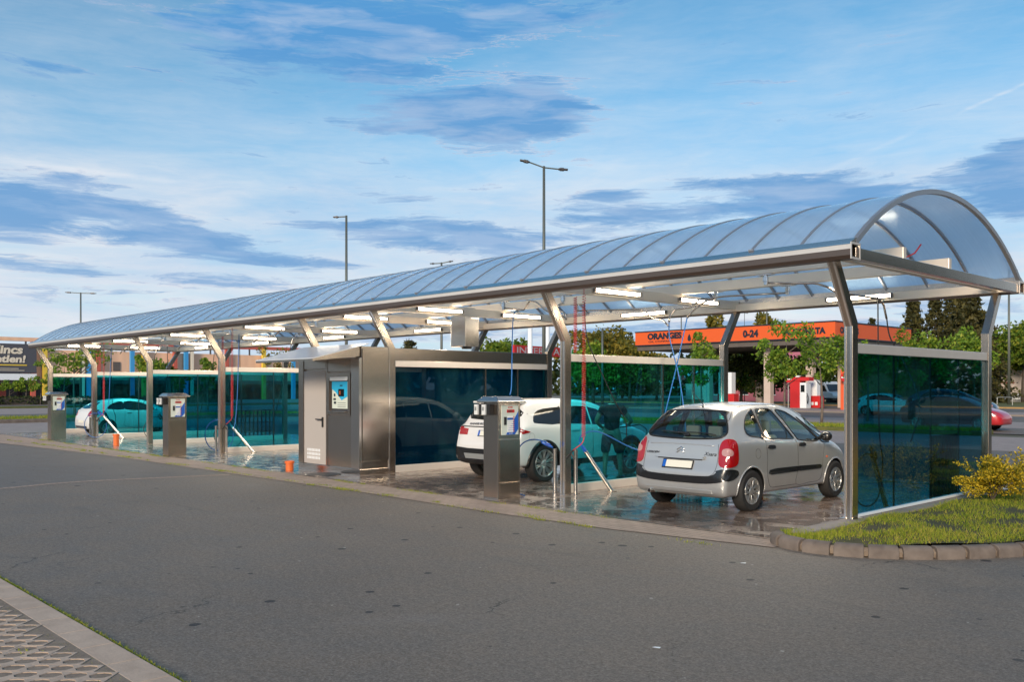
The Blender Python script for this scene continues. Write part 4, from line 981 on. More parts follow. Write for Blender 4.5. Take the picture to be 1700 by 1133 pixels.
class Car:
    def __init__(s, name, label, st, paint, wheels, wr, group=None, arch=.05, hollow=None, cuts=(), track=.0, sub=2, cat='car'):
        s.root = thing(name, label, cat, (0,0,0), group)
        b = loft(st).build('body', paint, s.root, smooth=True)
        sm = b.modifiers.new('s', 'SUBSURF'); sm.levels = sm.render_levels = sub; bake(b)
        bm = bmesh.new(); bm.from_mesh(b.data); s.bvh = BVHTree.FromBMesh(bm); bm.free(); s.body = b
        cutters = []
        if hollow:
            h = loft(hollow[0], .055, hollow[1]).build('c', 'interior'); sm = h.modifiers.new('s', 'SUBSURF'); sm.levels = 1; bake(h); cutters.append(h)
        for ax, poly, a, c in cuts:
            cutters.append(MB().prism([tuple(p) for p in smooth_poly(poly, 4)], ax, a, c).build('c', 'black'))
        wi = max(r[4] for r in st)
        for wy in wheels:
            for sx in (-1, 1):
                cutters.append(MB().cyl((sx*(wi+.2), wy, wr), (sx*(wi-.30), wy, wr), wr+arch, 40).build('c', 'black'))
        for c in cutters:
            md = b.modifiers.new('b', 'BOOLEAN'); md.operation = 'DIFFERENCE'; md.object = c; md.solver = 'EXACT'
            try: md.material_mode = 'TRANSFER'
            except Exception: pass
            bake(b); bpy.data.objects.remove(c)
        for p in b.data.polygons: p.use_smooth = True
        b.data.set_sharp_from_angle(angle=R_(35))
        s.wi = wi
    def hit(s, o, d):
        r = s.bvh.ray_cast(Vector(o), Vector(d).normalized()); 
        if r[0] is not None: return r[0], r[1]
        r = s.bvh.find_nearest(Vector(o)+Vector(d).normalized()*2.2); return r[0], r[1]
    def frame(s, view):
        """2D frame -> ray. 'L','R' sides (y,z); 'B' back (x,z); 'F' nose (x,z); or an angle in degrees (s,z) for corners"""
        if view == 'R': return lambda u, v: (Vector((3, u, v)), Vector((-1,0,0)))
        if view == 'L': return lambda u, v: (Vector((-3, u, v)), Vector((1,0,0)))
        if view == 'B': return lambda u, v: (Vector((u, -3, v)), Vector((0,1,0)))
        if view == 'F': return lambda u, v: (Vector((u, 8, v)), Vector((0,-1,0)))
        a = R_(view[1]); c = Vector(view[2]+(0,)); dd = Vector((-math.sin(a), math.cos(a), 0)); rr = Vector((math.cos(a), math.sin(a), 0))
        return lambda u, v: (c+rr*u-dd*3+Vector((0,0,v)), dd)
    def patch(s, name, poly, view, m, off=.004, parent=None, n=4, res=.05, label=None, skirt=True):
        P = [Vector(p) for p in (smooth_poly(poly, n) if n > 1 else poly)]
        Q = []
        for a, b in zip(P, P[1:]+P[:1]):
            k = max(1, int((b-a).length/res)); Q += [a.lerp(b, t/k) for t in range(k)]
        nb = len(Q); mx = [max(q[i] for q in Q) for i in (0,1)]; mn = [min(q[i] for q in Q) for i in (0,1)]
        def ins(x, y):
            c = False; j = nb-1
            for i in range(nb):
                if (Q[i].y > y) != (Q[j].y > y) and x < (Q[j].x-Q[i].x)*(y-Q[i].y)/(Q[j].y-Q[i].y)+Q[i].x: c = not c
                j = i
            return c
        for x in np.arange(mn[0]+res*.5, mx[0], res):
            for y in np.arange(mn[1]+res*.5, mx[1], res):
                if ins(x, y) and min((Vector((x,y))-q).length for q in Q) > res*.35: Q.append(Vector((x, y)))
        vs, _, fs, *_r = delaunay_2d_cdt(Q, [(i, (i+1) % nb) for i in range(nb)], [], 1, 1e-5)
        fr = s.frame(view); out = []; nrm = []
        for v in vs:
            o, d = fr(v.x, v.y); h, nn = s.hit(o, d); 
            if nn.dot(d) > 0: nn = -nn
            out.append(h+nn*off); nrm.append(nn)
        mb = MB(); mb.add(out, [tuple(f) for f in fs])
        if skirt:
            cnt = {}
            for f in fs:
                for a, b in zip(f, list(f[1:])+[f[0]]): cnt[(min(a,b),max(a,b))] = cnt.get((min(a,b),max(a,b)), 0)+1
            ed = [e for e, c in cnt.items() if c == 1]; idx = {}; base = len(mb.v); 
            for e in ed:
                for i in e:
                    if i not in idx: idx[i] = len(mb.v); mb.v.append(tuple(out[i]-nrm[i]*(off+.006)))
            mb.f += [(a, b, idx[b], idx[a]) for a, b in ed]
        o = mb.build(name, m, parent or s.root, smooth='auto'); 
        if label: o['label'] = label
        return o
    def line(s, name, pts, view, r, m, off=.002, parent=None, closed=False, n=3, res=.05, smooth=True):
        P = smooth_poly(pts, n) if closed else ([Vector(p).to_3d() for p in pts] if not smooth else smooth_path([(p[0], p[1], 0) for p in pts], n))
        P = [Vector((p[0], p[1])) for p in P]
        if closed: P.append(P[0])
        Q = []
        for a, b in zip(P, P[1:]):
            k = max(1, int((b-a).length/res)); Q += [a.lerp(b, t/k) for t in range(k)]
        Q.append(P[-1]); fr = s.frame(view); out = []
        for v in Q:
            h, nn = s.hit(*fr(v.x, v.y)); out.append(h+(nn if nn.dot(fr(v.x, v.y)[1]) < 0 else -nn)*off)
        return MB().tube(out, r, 6, cap=not closed).build(name, m, parent or s.root, smooth=True)
    def text(s, tx, x, z, size, view, m, parent, sx=1.0, shear=0.0, depth=.003, off=.004, bold=0.0):
        fr = s.frame(view); h, nn = s.hit(*fr(x, z)); 
        right = {'B': (1,0,0), 'R': (0,1,0), 'F': (-1,0,0)}[view]; up = Vector((0,0,1)); r = Vector(right); r = (r-nn*r.dot(nn)).normalized(); u = nn.cross(r)
        return text('lettering', tx, size, m, parent, face_M(h+nn*off, r, u), depth, sx, shear=shear, bold=bold)
def wheel(root, x, y, r, w, rr, style, spokes, side, first=[None], rim='rim_silver'):
    """wheel about the x axis"""
    wh = bpy.data.objects.new('wheel', None); C.objects.link(wh); wh.parent = root; wh.location = (x, y, r)
    M = Matrix.Rotation(PI/2*side, 4, 'Y')
    T = MB(); prof = [(rr-.005, -w/2+.01),(rr+.02, -w/2),(r-.035, -w/2),(r-.008, -w/2+.025),(r, -w/2+.05),(r, w/2-.05),(r-.008, w/2-.025),(r-.035, w/2),(rr+.02, w/2),(rr-.005, w/2-.01)]
    me_t = T.lathe(prof, 44, M, closed=True)
    def b(mb, nm, m, par, **k):
        o = mb.build(nm, m, None, **k); o.parent = par; return o
    ty = b(me_t, 'tyre', 'rubber', wh, smooth='auto')
    mb = MB(); mb.lathe([(rr, w/2-.004),(rr-.012, w/2-.004),(rr-.022, w/2-.03),(rr-.03, w/2-.10),(rr-.0, w/2-.10)], 44, M, closed=True)
    if style == 'cover':
        mb.lathe([(0, w/2-.008),(.055, w/2-.010),(.065, w/2-.022),(0, w/2-.022)], 24, M)
        for k in range(spokes):
            a = 2*PI*k/spokes
            for da, wd in ((-.085, .020), (.085, .020)):
                a1 = a+da; p = lambda R, ang, h: M @ Vector((R*math.cos(ang), R*math.sin(ang), h))
                e = .032/rr*2; o_ = rr-.018
                vs = [p(.05, a1-.16, w/2-.018), p(.05, a1+.16, w/2-.018), p(o_, a1+.055, w/2-.012), p(o_, a1-.055, w/2-.012), p(.05, a1-.16, w/2-.035), p(.05, a1+.16, w/2-.035), p(o_, a1+.055, w/2-.035), p(o_, a1-.055, w/2-.035)]
                mb.add(vs, [(0,1,2,3),(7,6,5,4),(0,4,5,1),(1,5,6,2),(2,6,7,3),(3,7,4,0)])
            p = lambda R, ang, h: M @ Vector((R*math.cos(ang), R*math.sin(ang), h)); a2 = a+PI/spokes
            vs = [p(rr-.055, a2-.14, w/2-.014), p(rr-.012, a2-.24, w/2-.010), p(rr-.012, a2+.24, w/2-.010), p(rr-.055, a2+.14, w/2-.014), p(rr-.09, a2, w/2-.018)]
            mb.add(vs, [(0,1,2,3,4)])
    else:
        mb.lathe([(0, w/2-.03),(.045, w/2-.03),(.06, w/2-.045),(.06, w/2-.07),(0, w/2-.07)], 24, M)
        for k in range(spokes):
            a = 2*PI*k/spokes
            for da in (-.10, .10):
                p = lambda R, ang, h: M @ Vector((R*math.cos(ang), R*math.sin(ang), h)); o_ = rr-.015
                vs = [p(.045, a+da*1.6-.13, w/2-.04), p(.045, a+da*1.6+.13, w/2-.04), p(o_, a+da+.038, w/2-.022), p(o_, a+da-.038, w/2-.022), p(.045, a+da*1.6-.13, w/2-.075), p(.045, a+da*1.6+.13, w/2-.075), p(o_, a+da+.038, w/2-.06), p(o_, a+da-.038, w/2-.06)]
                mb.add(vs, [(0,1,2,3),(7,6,5,4),(0,4,5,1),(1,5,6,2),(2,6,7,3),(3,7,4,0)])
    b(mb, 'rim', rim, wh, smooth='auto', bevel=.003)
    b(MB().lathe([(0, w/2-.085),(rr-.01, w/2-.085),(rr-.01, w/2-.10),(0, w/2-.10)], 32, M), 'brake_disc', 'dark_steel', wh)
    return wh
def wheels(car, ys, x, r, w, rr, style, spokes, rim='rim_silver'):
    for y in ys:
        for sx in (1, -1): wheel(car.root, sx*(x-w/2), y, r, w, rr, style, spokes, sx, rim=rim)
def place(car, x, y, rz=0.0, sc=1.0):
    car.root.location = (x, y, .0); car.root.rotation_euler.z = rz
    if sc != 1: car.root.scale = (sc,)*3
# --- silver compact people carrier
ST = [(0.00,.36,.56,.60,.66,.56,.50,.05),(.025,.30,.66,.74,.77,.70,.58,.05),(.07,.255,.74,.80,.825,.76,.66,.06),(.10,.24,.86,.81,.835,.77,.78,.06),(.13,.24,1.02,.82,.840,.765,.94,.07),(.18,.24,1.12,.825,.845,.75,1.0,.08),
      (.28,.24,1.27,.83,.850,.715,1.02,.09),(.42,.24,1.44,.83,.855,.67,1.03,.09),(.58,.24,1.545,.835,.858,.625,1.03,.09),(.85,.24,1.60,.84,.862,.60,1.025,.085),(1.3,.24,1.625,.84,.862,.60,1.01,.08),(1.8,.24,1.625,.84,.862,.60,.995,.08),
      (2.2,.24,1.585,.84,.86,.60,.98,.085),(2.5,.24,1.50,.84,.858,.61,.965,.09),(2.8,.24,1.345,.835,.855,.645,.95,.09),(3.05,.24,1.20,.83,.85,.68,.93,.08),(3.25,.24,1.08,.825,.845,.70,.92,.08),(3.42,.235,.985,.815,.835,.70,.86,.09),(3.62,.23,.89,.79,.81,.68,.76,.09),
      (3.78,.22,.79,.74,.76,.62,.66,.08),(3.88,.22,.68,.66,.68,.55,.56,.07),(3.93,.26,.56,.54,.56,.46,.48,.05)]
QW = [(.66,1.20),(.72,1.31),(.84,1.42),(1.01,1.50),(1.06,1.49),(1.08,1.10),(.98,1.095),(.72,1.13)]
RW = [(1.14,1.49),(1.24,1.515),(1.40,1.52),(1.56,1.50),(1.68,1.38),(1.80,1.24),(1.93,1.07),(1.90,1.045),(1.5,1.06),(1.16,1.08),(1.13,1.2)]
FW = [(1.70,1.49),(1.84,1.49),(2.02,1.45),(2.24,1.35),(2.46,1.22),(2.66,1.07),(2.74,1.0),(2.66,.985),(2.4,.995),(2.10,1.02),(2.03,1.07),(1.86,1.30)]
TW = [(2.30,1.37),(2.44,1.29),(2.72,1.13),(3.0,1.0),(3.10,.955),(3.02,.945),(2.84,.96),(2.74,1.05),(2.52,1.22)]
BW = [(-.66,1.12),(-.50,1.095),(0,1.08),(.50,1.095),(.66,1.12),(.70,1.19),(.64,1.32),(.545,1.44),(.50,1.485),(0,1.505),(-.50,1.485),(-.545,1.44),(-.64,1.32),(-.70,1.19)]
WS = [(-.70,1.06),(0,1.10),(.70,1.06),(.60,1.42),(.52,1.50),(0,1.53),(-.52,1.50),(-.60,1.42)]
HOL = [r for r in ST if .26 < r[0] < 3.2]
sc_ = Car('silver_car', 'silver compact people carrier with wet rear window parked in the nearest wash bay', ST, 'silver_paint', (.70, 3.25), .315, hollow=(HOL, .42), arch=.04,
          cuts=[('x', QW, -2, 2), ('x', RW, -2, 2), ('x', FW, -2, 2), ('y', BW, -.5, 1.2), ('y', WS, 2.3, 4.5)], sub=2)
for v in ('R', 'L'):
    for nm, W_ in (('quarter_window', QW), ('door_window', RW), ('door_window', FW), ('quarter_window', TW)):
        tw = W_ is TW
        w_ = sc_.patch(nm, W_, v, 'dark_glass' if tw else 'car_glass', .003 if tw else .001, n=4, skirt=False)
        sc_.line('window_seal', W_, v, .0085, 'black', .003, w_, closed=True)
w_ = sc_.patch('rear_window', BW, 'B', 'car_glass', .001, skirt=False, n=4, res=.07); sc_.line('window_seal', BW, 'B', .014, 'black', .002, w_, closed=True)
# black ceramic edge of the rear window, wiper, high brake light
sc_.patch('windscreen', WS, 'F', 'car_glass', .001, skirt=False)
sc_.line('rear_wiper', [(.10,1.135),(-.05,1.15),(-.30,1.165),(-.42,1.165)], 'B', .010, 'black', .025); sc_.line('wiper_blade', [(.56,1.14),(.25,1.165),(-.20,1.155)], 'B', .009, 'black', .022)
sc_.patch('wiper_hub', [(.02,1.115),(.10,1.115),(.10,1.15),(.02,1.15)], 'B', 'black', .03)
# lamps at the rear corners
LMP = [(-.10,.70),(.09,.70),(.16,.76),(.165,.90),(.14,1.05),(.05,1.09),(-.03,1.075),(-.085,1.00),(-.11,.86)]
for sx, an in ((1, 42), (-1, -42)):
    L_ = [(sx*p[0], p[1]) for p in LMP]
    l_ = sc_.patch('tail_lamp', L_, ('a', an, (sx*.775, .16)), 'tail_red', .016, n=4, res=.04)
    I_ = [(sx*p[0], p[1]) for p in [(-.06,.865),(.0,.85),(.065,.865),(.075,.91),(.04,.95),(-.02,.955),(-.06,.93)]]
    sc_.patch('reflector', I_, ('a', an, (sx*.775, .16)), 'tail_clear', .021, l_, n=3, res=.03)
sc_.patch('number_plate', [(-.285,.635),(.265,.635),(.265,.765),(-.285,.765)], 'B', 'black', .018, n=1, res=.06)
pl_ = sc_.patch('plate_face', [(-.215,.65),(.253,.65),(.253,.752),(-.215,.752)], 'B', 'plate_cream', .024, n=1, res=.06)
sc_.patch('plate_band', [(-.273,.65),(-.22,.65),(-.22,.752),(-.273,.752)], 'B', 'blue', .024, pl_, n=1, res=.06)
sc_.patch('grab_bar', [(-.40,.785),(.40,.785),(.42,.81),(.40,.845),(-.40,.845),(-.42,.81)], 'B', 'silver_paint', .034, n=2)
sc_.line('bar_shadow_line', [(-.40,.780),(0,.777),(.40,.780)], 'B', .006, 'black', .002)  # black line drawn as the shade under the grab bar
sc_.line('crease', [(-.58,.992),(-.3,1.0),(0,1.003),(.3,1.0),(.58,.992)], 'B', .007, 'silver_paint', .0)
for dz in (0, .040):
    sc_.line('badge', [(-.072,.870+dz),(.0,.918+dz),(.072,.870+dz)], 'B', .009, 'chrome', .004, smooth=False)
sc_.text('CITROEN', -.64, .842, .046, 'B', 'ink', sc_.root, 1.25, off=.003, bold=.0012)
sc_.text('Xsara', .42, .848, .078, 'B', 'ink', sc_.root, 1.15, shear=.35, off=.003)
# tailgate gap lines
sc_.line('panel_gap', [(-.64,1.02),(-.66,.85),(-.655,.66),(-.60,.575),(-.45,.545),(0,.535),(.45,.545),(.60,.575),(.655,.66),(.66,.85),(.64,1.02)], 'B', .0035, 'black', .0)
# bumper: dark insert, lower lip, exhaust
BI = [(-.82,.66),(-.72,.655),(-.64,.585),(-.5,.555),(0,.545),(.5,.555),(.64,.585),(.72,.655),(.82,.66),(.84,.60),(.80,.50),(.6,.455),(.3,.44),(-.3,.44),(-.6,.455),(-.80,.50),(-.84,.60)]
sc_.patch('bumper_insert', BI, 'B', 'bumper_black', .012, n=3, res=.06)
for sx, v in ((1,'R'),(-1,'L')): sc_.patch('bumper_insert', [(.05,.655),(.18,.665),(.30,.64),(.34,.60),(.30,.55),(.20,.51),(.05,.50),(.03,.58)], v, 'bumper_black', .010, n=3)
sc_.patch('bumper_lip', [(-.62,.305),(.62,.305),(.60,.35),(-.60,.35)], 'B', 'silver_paint', .018, n=1)
mb = MB(); mb.tube([(-.50,-.02,.27),(-.50,.25,.27)], [.034,.034], 16); mb.build('exhaust', 'chrome', sc_.root, smooth='auto'); MB().cyl((-.50,-.022,.27),(-.50,-.020,.27),.026).build('exhaust_bore', 'black', sc_.root)
# sides
for v in ('R', 'L'):
    sc_.patch('side_moulding', [(1.14,.545),(1.17,.60),(1.35,.615),(2.005,.612),(2.005,.535),(1.2,.528)], v, 'bumper_black', .016, n=1)
    sc_.patch('side_moulding', [(2.03,.612),(2.70,.60),(2.76,.575),(2.72,.535),(2.03,.535)], v, 'bumper_black', .016, n=1)
    sc_.line('panel_gap', [(1.10,1.50),(1.105,1.2),(1.105,.95),(1.11,.75),(1.10,.60),(1.14,.45),(1.22,.34),(1.4,.325),(1.98,.325)], v, .0035, 'black', .0)
    sc_.line('panel_gap', [(1.60,1.52),(1.75,1.36),(1.90,1.17),(1.99,1.03),(2.015,.9),(2.01,.6),(1.98,.325),(2.4,.325),(2.72,.34),(2.80,.5),(2.82,.7),(2.90,.93)], v, .0035, 'black', .0)
    for y in (1.23, 2.15):
        hd = sc_.patch('door_handle', [(y-.085,.925),(y+.085,.92),(y+.08,.965),(y-.08,.968)], v, 'black', .022, n=3, res=.03)
    sc_.line('fuel_flap', [(.86+.068*math.cos(a), .86+.075*math.sin(a)) for a in np.linspace(0, 2*PI, 14)[:-1]], v, .003, 'dark_steel', .0, closed=True) if v == 'R' else None
    sc_.line('roof_line', [(.40,1.35),(.62,1.50),(.95,1.565),(1.4,1.58),(1.9,1.56),(2.3,1.47),(2.7,1.27),(3.05,1.07)], v, .006, 'dark_steel', .0)
    sc_.line('arch_lip', [(.70+.36*math.cos(a), .315+.36*math.sin(a)) for a in np.linspace(-.15, PI+.15, 14)], v, .012, 'silver_paint', .0)
    sc_.line('arch_lip', [(3.25+.36*math.cos(a), .315+.36*math.sin(a)) for a in np.linspace(-.15, PI+.15, 14)], v, .012, 'silver_paint', .0)
    sc_.patch('side_repeater', [(2.93,.70),(2.98,.70),(2.98,.725),(2.93,.725)], v, 'orange', .004, n=2, res=.03)
    sx = 1 if v == 'R' else -1
    mb = MB(); mb.sphere((sx*.97, 2.70, 1.06), .10, 16, (1.0,.75,.85)); mb.bar((sx*.82,2.76,1.02),(sx*.93,2.72,1.05),.06,.05); mb.build('mirror', 'bumper_black', sc_.root, smooth=True)
sc_.line('antenna', [(.02,1.545),(.03,1.55)], 'B', .012, 'black', .01)
MB().tube([(0.0,.70,1.57),(-.01,.40,1.80)], [.006,.003], 6).build('antenna', 'black', sc_.root)
for y in (1.75,):
    for x in (-.36, .36):
        mb = MB(); mb.box(x-.24,x+.24,y,y+.12,.45,1.10); mb.box(x-.24,x+.24,y,y+.50,.42,.60); mb.build('seat', 'seat_cloth', sc_.root, bevel=.06, seg=3)
        MB().box(x-.13,x+.13,y+.01,y+.11,1.12,1.32).build('headrest', 'seat_cloth', sc_.root, bevel=.04, seg=3)
for x in (-.42, 0, .42):
    MB().box(x-.20,x+.20,.95,1.08,.45,1.06).build('seat', 'seat_cloth', sc_.root, bevel=.05, seg=3)
    MB().box(x-.12,x+.12,.97,1.06,1.08,1.24).build('headrest', 'seat_cloth', sc_.root, bevel=.03, seg=3)
MB().box(-.70,.70,2.75,3.15,.60,.93).build('dashboard', 'interior', sc_.root, bevel=.05)
wheels(sc_, (.70, 3.25), .862, .315, .19, .20, 'cover', 9)
place(sc_, -2.545, -.36)

# --- white off-roader
S2 = [(0,.42,.70,.74,.82,.72,.62,.05),(.03,.36,.80,.84,.90,.82,.70,.05),(.09,.33,.92,.88,.93,.84,.82,.06),(.13,.32,1.10,.89,.935,.83,1.02,.07),(.20,.32,1.20,.90,.94,.80,1.08,.08),(.34,.32,1.43,.90,.94,.75,1.10,.08),(.44,.32,1.575,.90,.94,.70,1.10,.07),(.60,.31,1.625,.90,.94,.68,1.10,.07),
      (1.2,.30,1.635,.90,.94,.68,1.08,.07),(1.9,.30,1.64,.90,.94,.68,1.06,.07),(2.4,.30,1.60,.90,.94,.69,1.04,.08),(2.8,.30,1.47,.90,.94,.72,1.03,.09),(3.1,.30,1.24,.90,.935,.76,1.02,.09),(3.3,.30,1.12,.89,.93,.78,1.0,.09),(3.7,.32,1.06,.87,.91,.76,.94,.09),(4.05,.34,.96,.80,.85,.70,.84,.09),(4.2,.36,.80,.70,.75,.60,.68,.08),(4.26,.42,.66,.58,.62,.50,.56,.05)]
sv = Car('white_off_roader', 'white off-roader with black glass and black sills being washed behind the near kiosk', S2, 'white_paint', (.76, 3.38), .375, arch=.035, sub=2, cat='car')
W1 = [(.50,1.20),(.62,1.36),(.86,1.43),(1.30,1.46),(1.36,1.46),(1.36,1.14),(.62,1.15)]; W2 = [(1.40,1.46),(1.8,1.475),(2.13,1.46),(2.13,1.10),(1.40,1.135)]; W3 = [(2.18,1.455),(2.45,1.40),(2.72,1.27),(2.92,1.12),(2.92,1.07),(2.18,1.095)]
for v in ('R','L'):
    for nm, W_, n in (('quarter_window',W1,2),('door_window',W2,1),('door_window',W3,1)): sv.patch(nm, W_, v, 'dark_glass', .004, n=n)
    sv.line('panel_gap', [(1.38,1.12),(1.30,.85),(1.28,.6),(1.38,.42),(2.1,.40),(2.15,.75),(2.15,1.08)], v, .004, 'black', 0)
    sv.line('panel_gap', [(2.15,.40),(2.9,.42),(2.98,.8),(2.95,1.05)], v, .004, 'black', 0)
    for y in (.76, 3.38): sv.line('arch_trim', [(y+.43*math.cos(a), .375+.43*math.sin(a)) for a in np.linspace(-.12, PI+.12, 18)], v, .032, 'bumper_black', .0)
    sv.patch('sill', [(1.15,.31),(3.0,.31),(3.0,.42),(1.15,.42)], v, 'bumper_black', .012, n=1)
    for y in (1.62, 2.42): sv.patch('door_handle', [(y-.09,.985),(y+.10,.985),(y+.10,1.01),(y-.09,1.01)], v, 'white_paint', .028, n=2, res=.03)
    sx = 1 if v == 'R' else -1
    mb = MB(); mb.sphere((sx*1.05,2.82,1.14),.12,16,(1,.7,.8)); mb.bar((sx*.88,2.86,1.09),(sx*1.0,2.84,1.12),.06,.05); mb.build('mirror', 'white_paint', sv.root, smooth=True)
    sv.patch('tail_lamp', [(.10,1.02),(.16,.96),(.34,.985),(.36,1.0),(.14,1.06)], v, 'tail_red', .010, n=1, res=.03)
sv.line('fuel_flap', [(.40+.075*math.cos(a), .90+.075*math.sin(a)) for a in np.linspace(0, 2*PI, 14)[:-1]], 'R', .003, 'galvanised', 0, closed=True)
sv.patch('rear_window', [(-.66,1.22),(.66,1.22),(.60,1.46),(-.60,1.46)], 'B', 'dark_glass', .004, n=2)
MB().box(-.66,.66,.28,.55,1.535,1.575).build('roof_spoiler', 'white_paint', sv.root, bevel=.015)
for sx in (-1,1): sv.patch('tail_lamp', [(sx*.60,.90),(sx*.86,.90),(sx*.87,1.04),(sx*.60,1.02)][::sx], 'B', 'tail_red', .012, n=1, res=.03)
sv.patch('tailgate_trim', [(-.86,1.055),(.86,1.055),(.86,1.075),(-.86,1.075)], 'B', 'black', .008, n=1)
sv.patch('number_plate', [(-.27,.88),(.27,.88),(.27,1.0),(-.27,1.0)], 'B', 'black', .012, n=1)
q_ = sv.patch('plate_face', [(-.205,.89),(.26,.89),(.26,.99),(-.205,.99)], 'B', 'plate_cream', .020, n=1)
sv.patch('plate_band', [(-.26,.89),(-.21,.89),(-.21,.99),(-.26,.99)], 'B', 'blue', .020, q_, n=1)
sv.patch('bumper_insert', [(-.90,.66),(-.5,.64),(0,.64),(.5,.64),(.90,.66),(.88,.40),(.6,.34),(-.6,.34),(-.88,.40)], 'B', 'bumper_black', .014, n=1, res=.07)
sv.patch('skid_plate', [(-.55,.44),(.55,.44),(.60,.54),(-.60,.54)], 'B', 'galvanised', .020, n=1)
sv.text('RANGE ROVER', -.60, 1.10, .062, 'B', 'ink', sv.root, 1.45, off=.006, bold=.001)
wheels(sv, (.76, 3.38), .945, .375, .24, .265, 'spoke', 10)
place(sv, -7.68, .33)

# --- white hatchback in the far bay and the parked cars beyond
S3 = [(0,.36,.56,.62,.70,.60,.5,.05),(.04,.28,.72,.76,.82,.74,.62,.06),(.10,.26,.95,.79,.85,.75,.86,.07),(.20,.25,1.08,.80,.855,.72,.95,.08),(.42,.25,1.24,.81,.86,.66,.96,.08),(.70,.25,1.36,.81,.86,.60,.96,.08),(1.1,.25,1.43,.82,.865,.58,.95,.08),(1.7,.25,1.45,.82,.865,.58,.93,.08),
      (2.2,.25,1.40,.82,.865,.59,.91,.08),(2.6,.25,1.26,.82,.86,.63,.90,.09),(2.95,.25,1.06,.81,.855,.68,.88,.09),(3.2,.25,.95,.80,.84,.68,.85,.08),(3.7,.24,.84,.75,.80,.64,.74,.08),(3.92,.24,.70,.66,.70,.54,.58,.06),(4.0,.28,.56,.52,.56,.44,.48,.05)]
def hatch(name, label, paint, group=None):
    c = Car(name, label, S3, paint, (.72, 3.20), .31, group, arch=.035, sub=1)
    A_ = [(.72,1.05),(.86,1.19),(1.12,1.29),(1.34,1.31),(1.36,1.01),(.84,1.02)]; B_ = [(1.40,1.315),(1.8,1.31),(2.1,1.25),(2.4,1.12),(2.62,.97),(2.1,.97),(1.40,1.005)]
    for v in ('R','L'):
        c.patch('quarter_window', A_, v, 'dark_glass', .004, n=2); c.patch('door_window', B_, v, 'dark_glass', .004, n=2)
        c.line('panel_gap', [(1.38,1.0),(1.36,.6),(1.42,.34),(2.5,.34),(2.62,.6),(2.64,.94)], v, .004, 'black', 0)
        c.patch('door_handle', [(1.46,.85),(1.62,.85),(1.62,.875),(1.46,.875)], v, 'black', .014, n=1)
        sx = 1 if v == 'R' else -1
        MB().sphere((sx*.95,2.52,1.0),.09,12,(1,.7,.8)).build('mirror', paint, c.root, smooth=True)
        c.patch('headlamp', [(3.45,.66),(3.80,.60),(3.80,.68),(3.45,.78)], v, 'tail_clear', .006, n=1)
    c.patch('rear_window', [(-.52,1.06),(.52,1.06),(.46,1.28),(-.46,1.28)], 'B', 'dark_glass', .004, n=2)
    c.patch('windscreen', [(-.60,1.02),(.60,1.02),(.48,1.33),(-.48,1.33)], 'F', 'dark_glass', .004, n=2)
    for sx in (-1,1): c.patch('tail_lamp', [(sx*a, z) for a, z in [(-.16,.78),(.10,.76),(.24,.84),(.22,1.0),(-.02,.98)]], ('a', sx*42, (sx*.74,.14)), 'tail_red', .010, n=2, res=.05)
    c.patch('number_plate', [(-.25,.50),(.25,.50),(.25,.60),(-.25,.60)], 'B', 'plate_cream', .014, n=1)
    c.patch('bumper_insert', [(-.6,.30),(.6,.30),(.62,.38),(-.62,.38)], 'B', 'bumper_black', .010, n=1)
    wheels(c, (.72, 3.20), .865, .31, .19, .20, 'spoke', 7)
    return c
wc = hatch('white_hatchback', 'white three-door hatchback with red rear lamps standing in a far bay of the canopy', 'white_paint')
place(wc, -31.2, .30)
rc = hatch('red_car', 'red car parked beside a grass island beyond the glass screen nearest the camera', 'red_paint')
place(rc, -12.15, 30.2, -PI/2, 1.06)
gc = hatch('blue_grey_car', 'blue-grey car parked behind the red one seen through the near glass screen', 'grey_paint')
place(gc, -18.2, 44.2, -PI/2+.25, 1.25)
pc = hatch('pale_car', 'pale silver car parked farthest back among the cars behind the near glass screen', 'pale_paint')
place(pc, -22.2, 54.5, -PI/2+.25, 1.2)
w2 = hatch('white_car', 'white car standing left of the others seen through the near glass screen', 'white_paint')
place(w2, -23.1, 48.0, -PI/2+.1, 1.05)

# ------------------------------------------------------------ the man washing the off-roader
def skin_body(name, m, nodes, edges, parent, sub=2):
    """nodes {key: (x,y,z,rx,ry)}"""
    keys = list(nodes); me = bpy.data.meshes.new(name)
    me.from_pydata([nodes[k][:3] for k in keys], [(keys.index(a), keys.index(b)) for a, b in edges], [])
    o = bpy.data.objects.new(name, me); C.objects.link(o); o.parent = parent
    sk = o.modifiers.new('skin', 'SKIN'); sk.use_smooth_shade = True
    for i, k in enumerate(keys):
        r = nodes[k][3:]; me.skin_vertices[0].data[i].radius = (r[0], r[1] if len(r) > 1 else r[0])
    me.skin_vertices[0].data[0].use_root = True
    sm = o.modifiers.new('sub', 'SUBSURF'); sm.levels = sm.render_levels = sub
    bake(o); o.data.materials.clear(); o.data.materials.append(MATS[m])
    for p in o.data.polygons: p.use_smooth = True
    return o
pr = thing('person', 'man in black t-shirt and dark shorts seen from behind, washing the off-roader with a lance', 'person', (0,0,0))
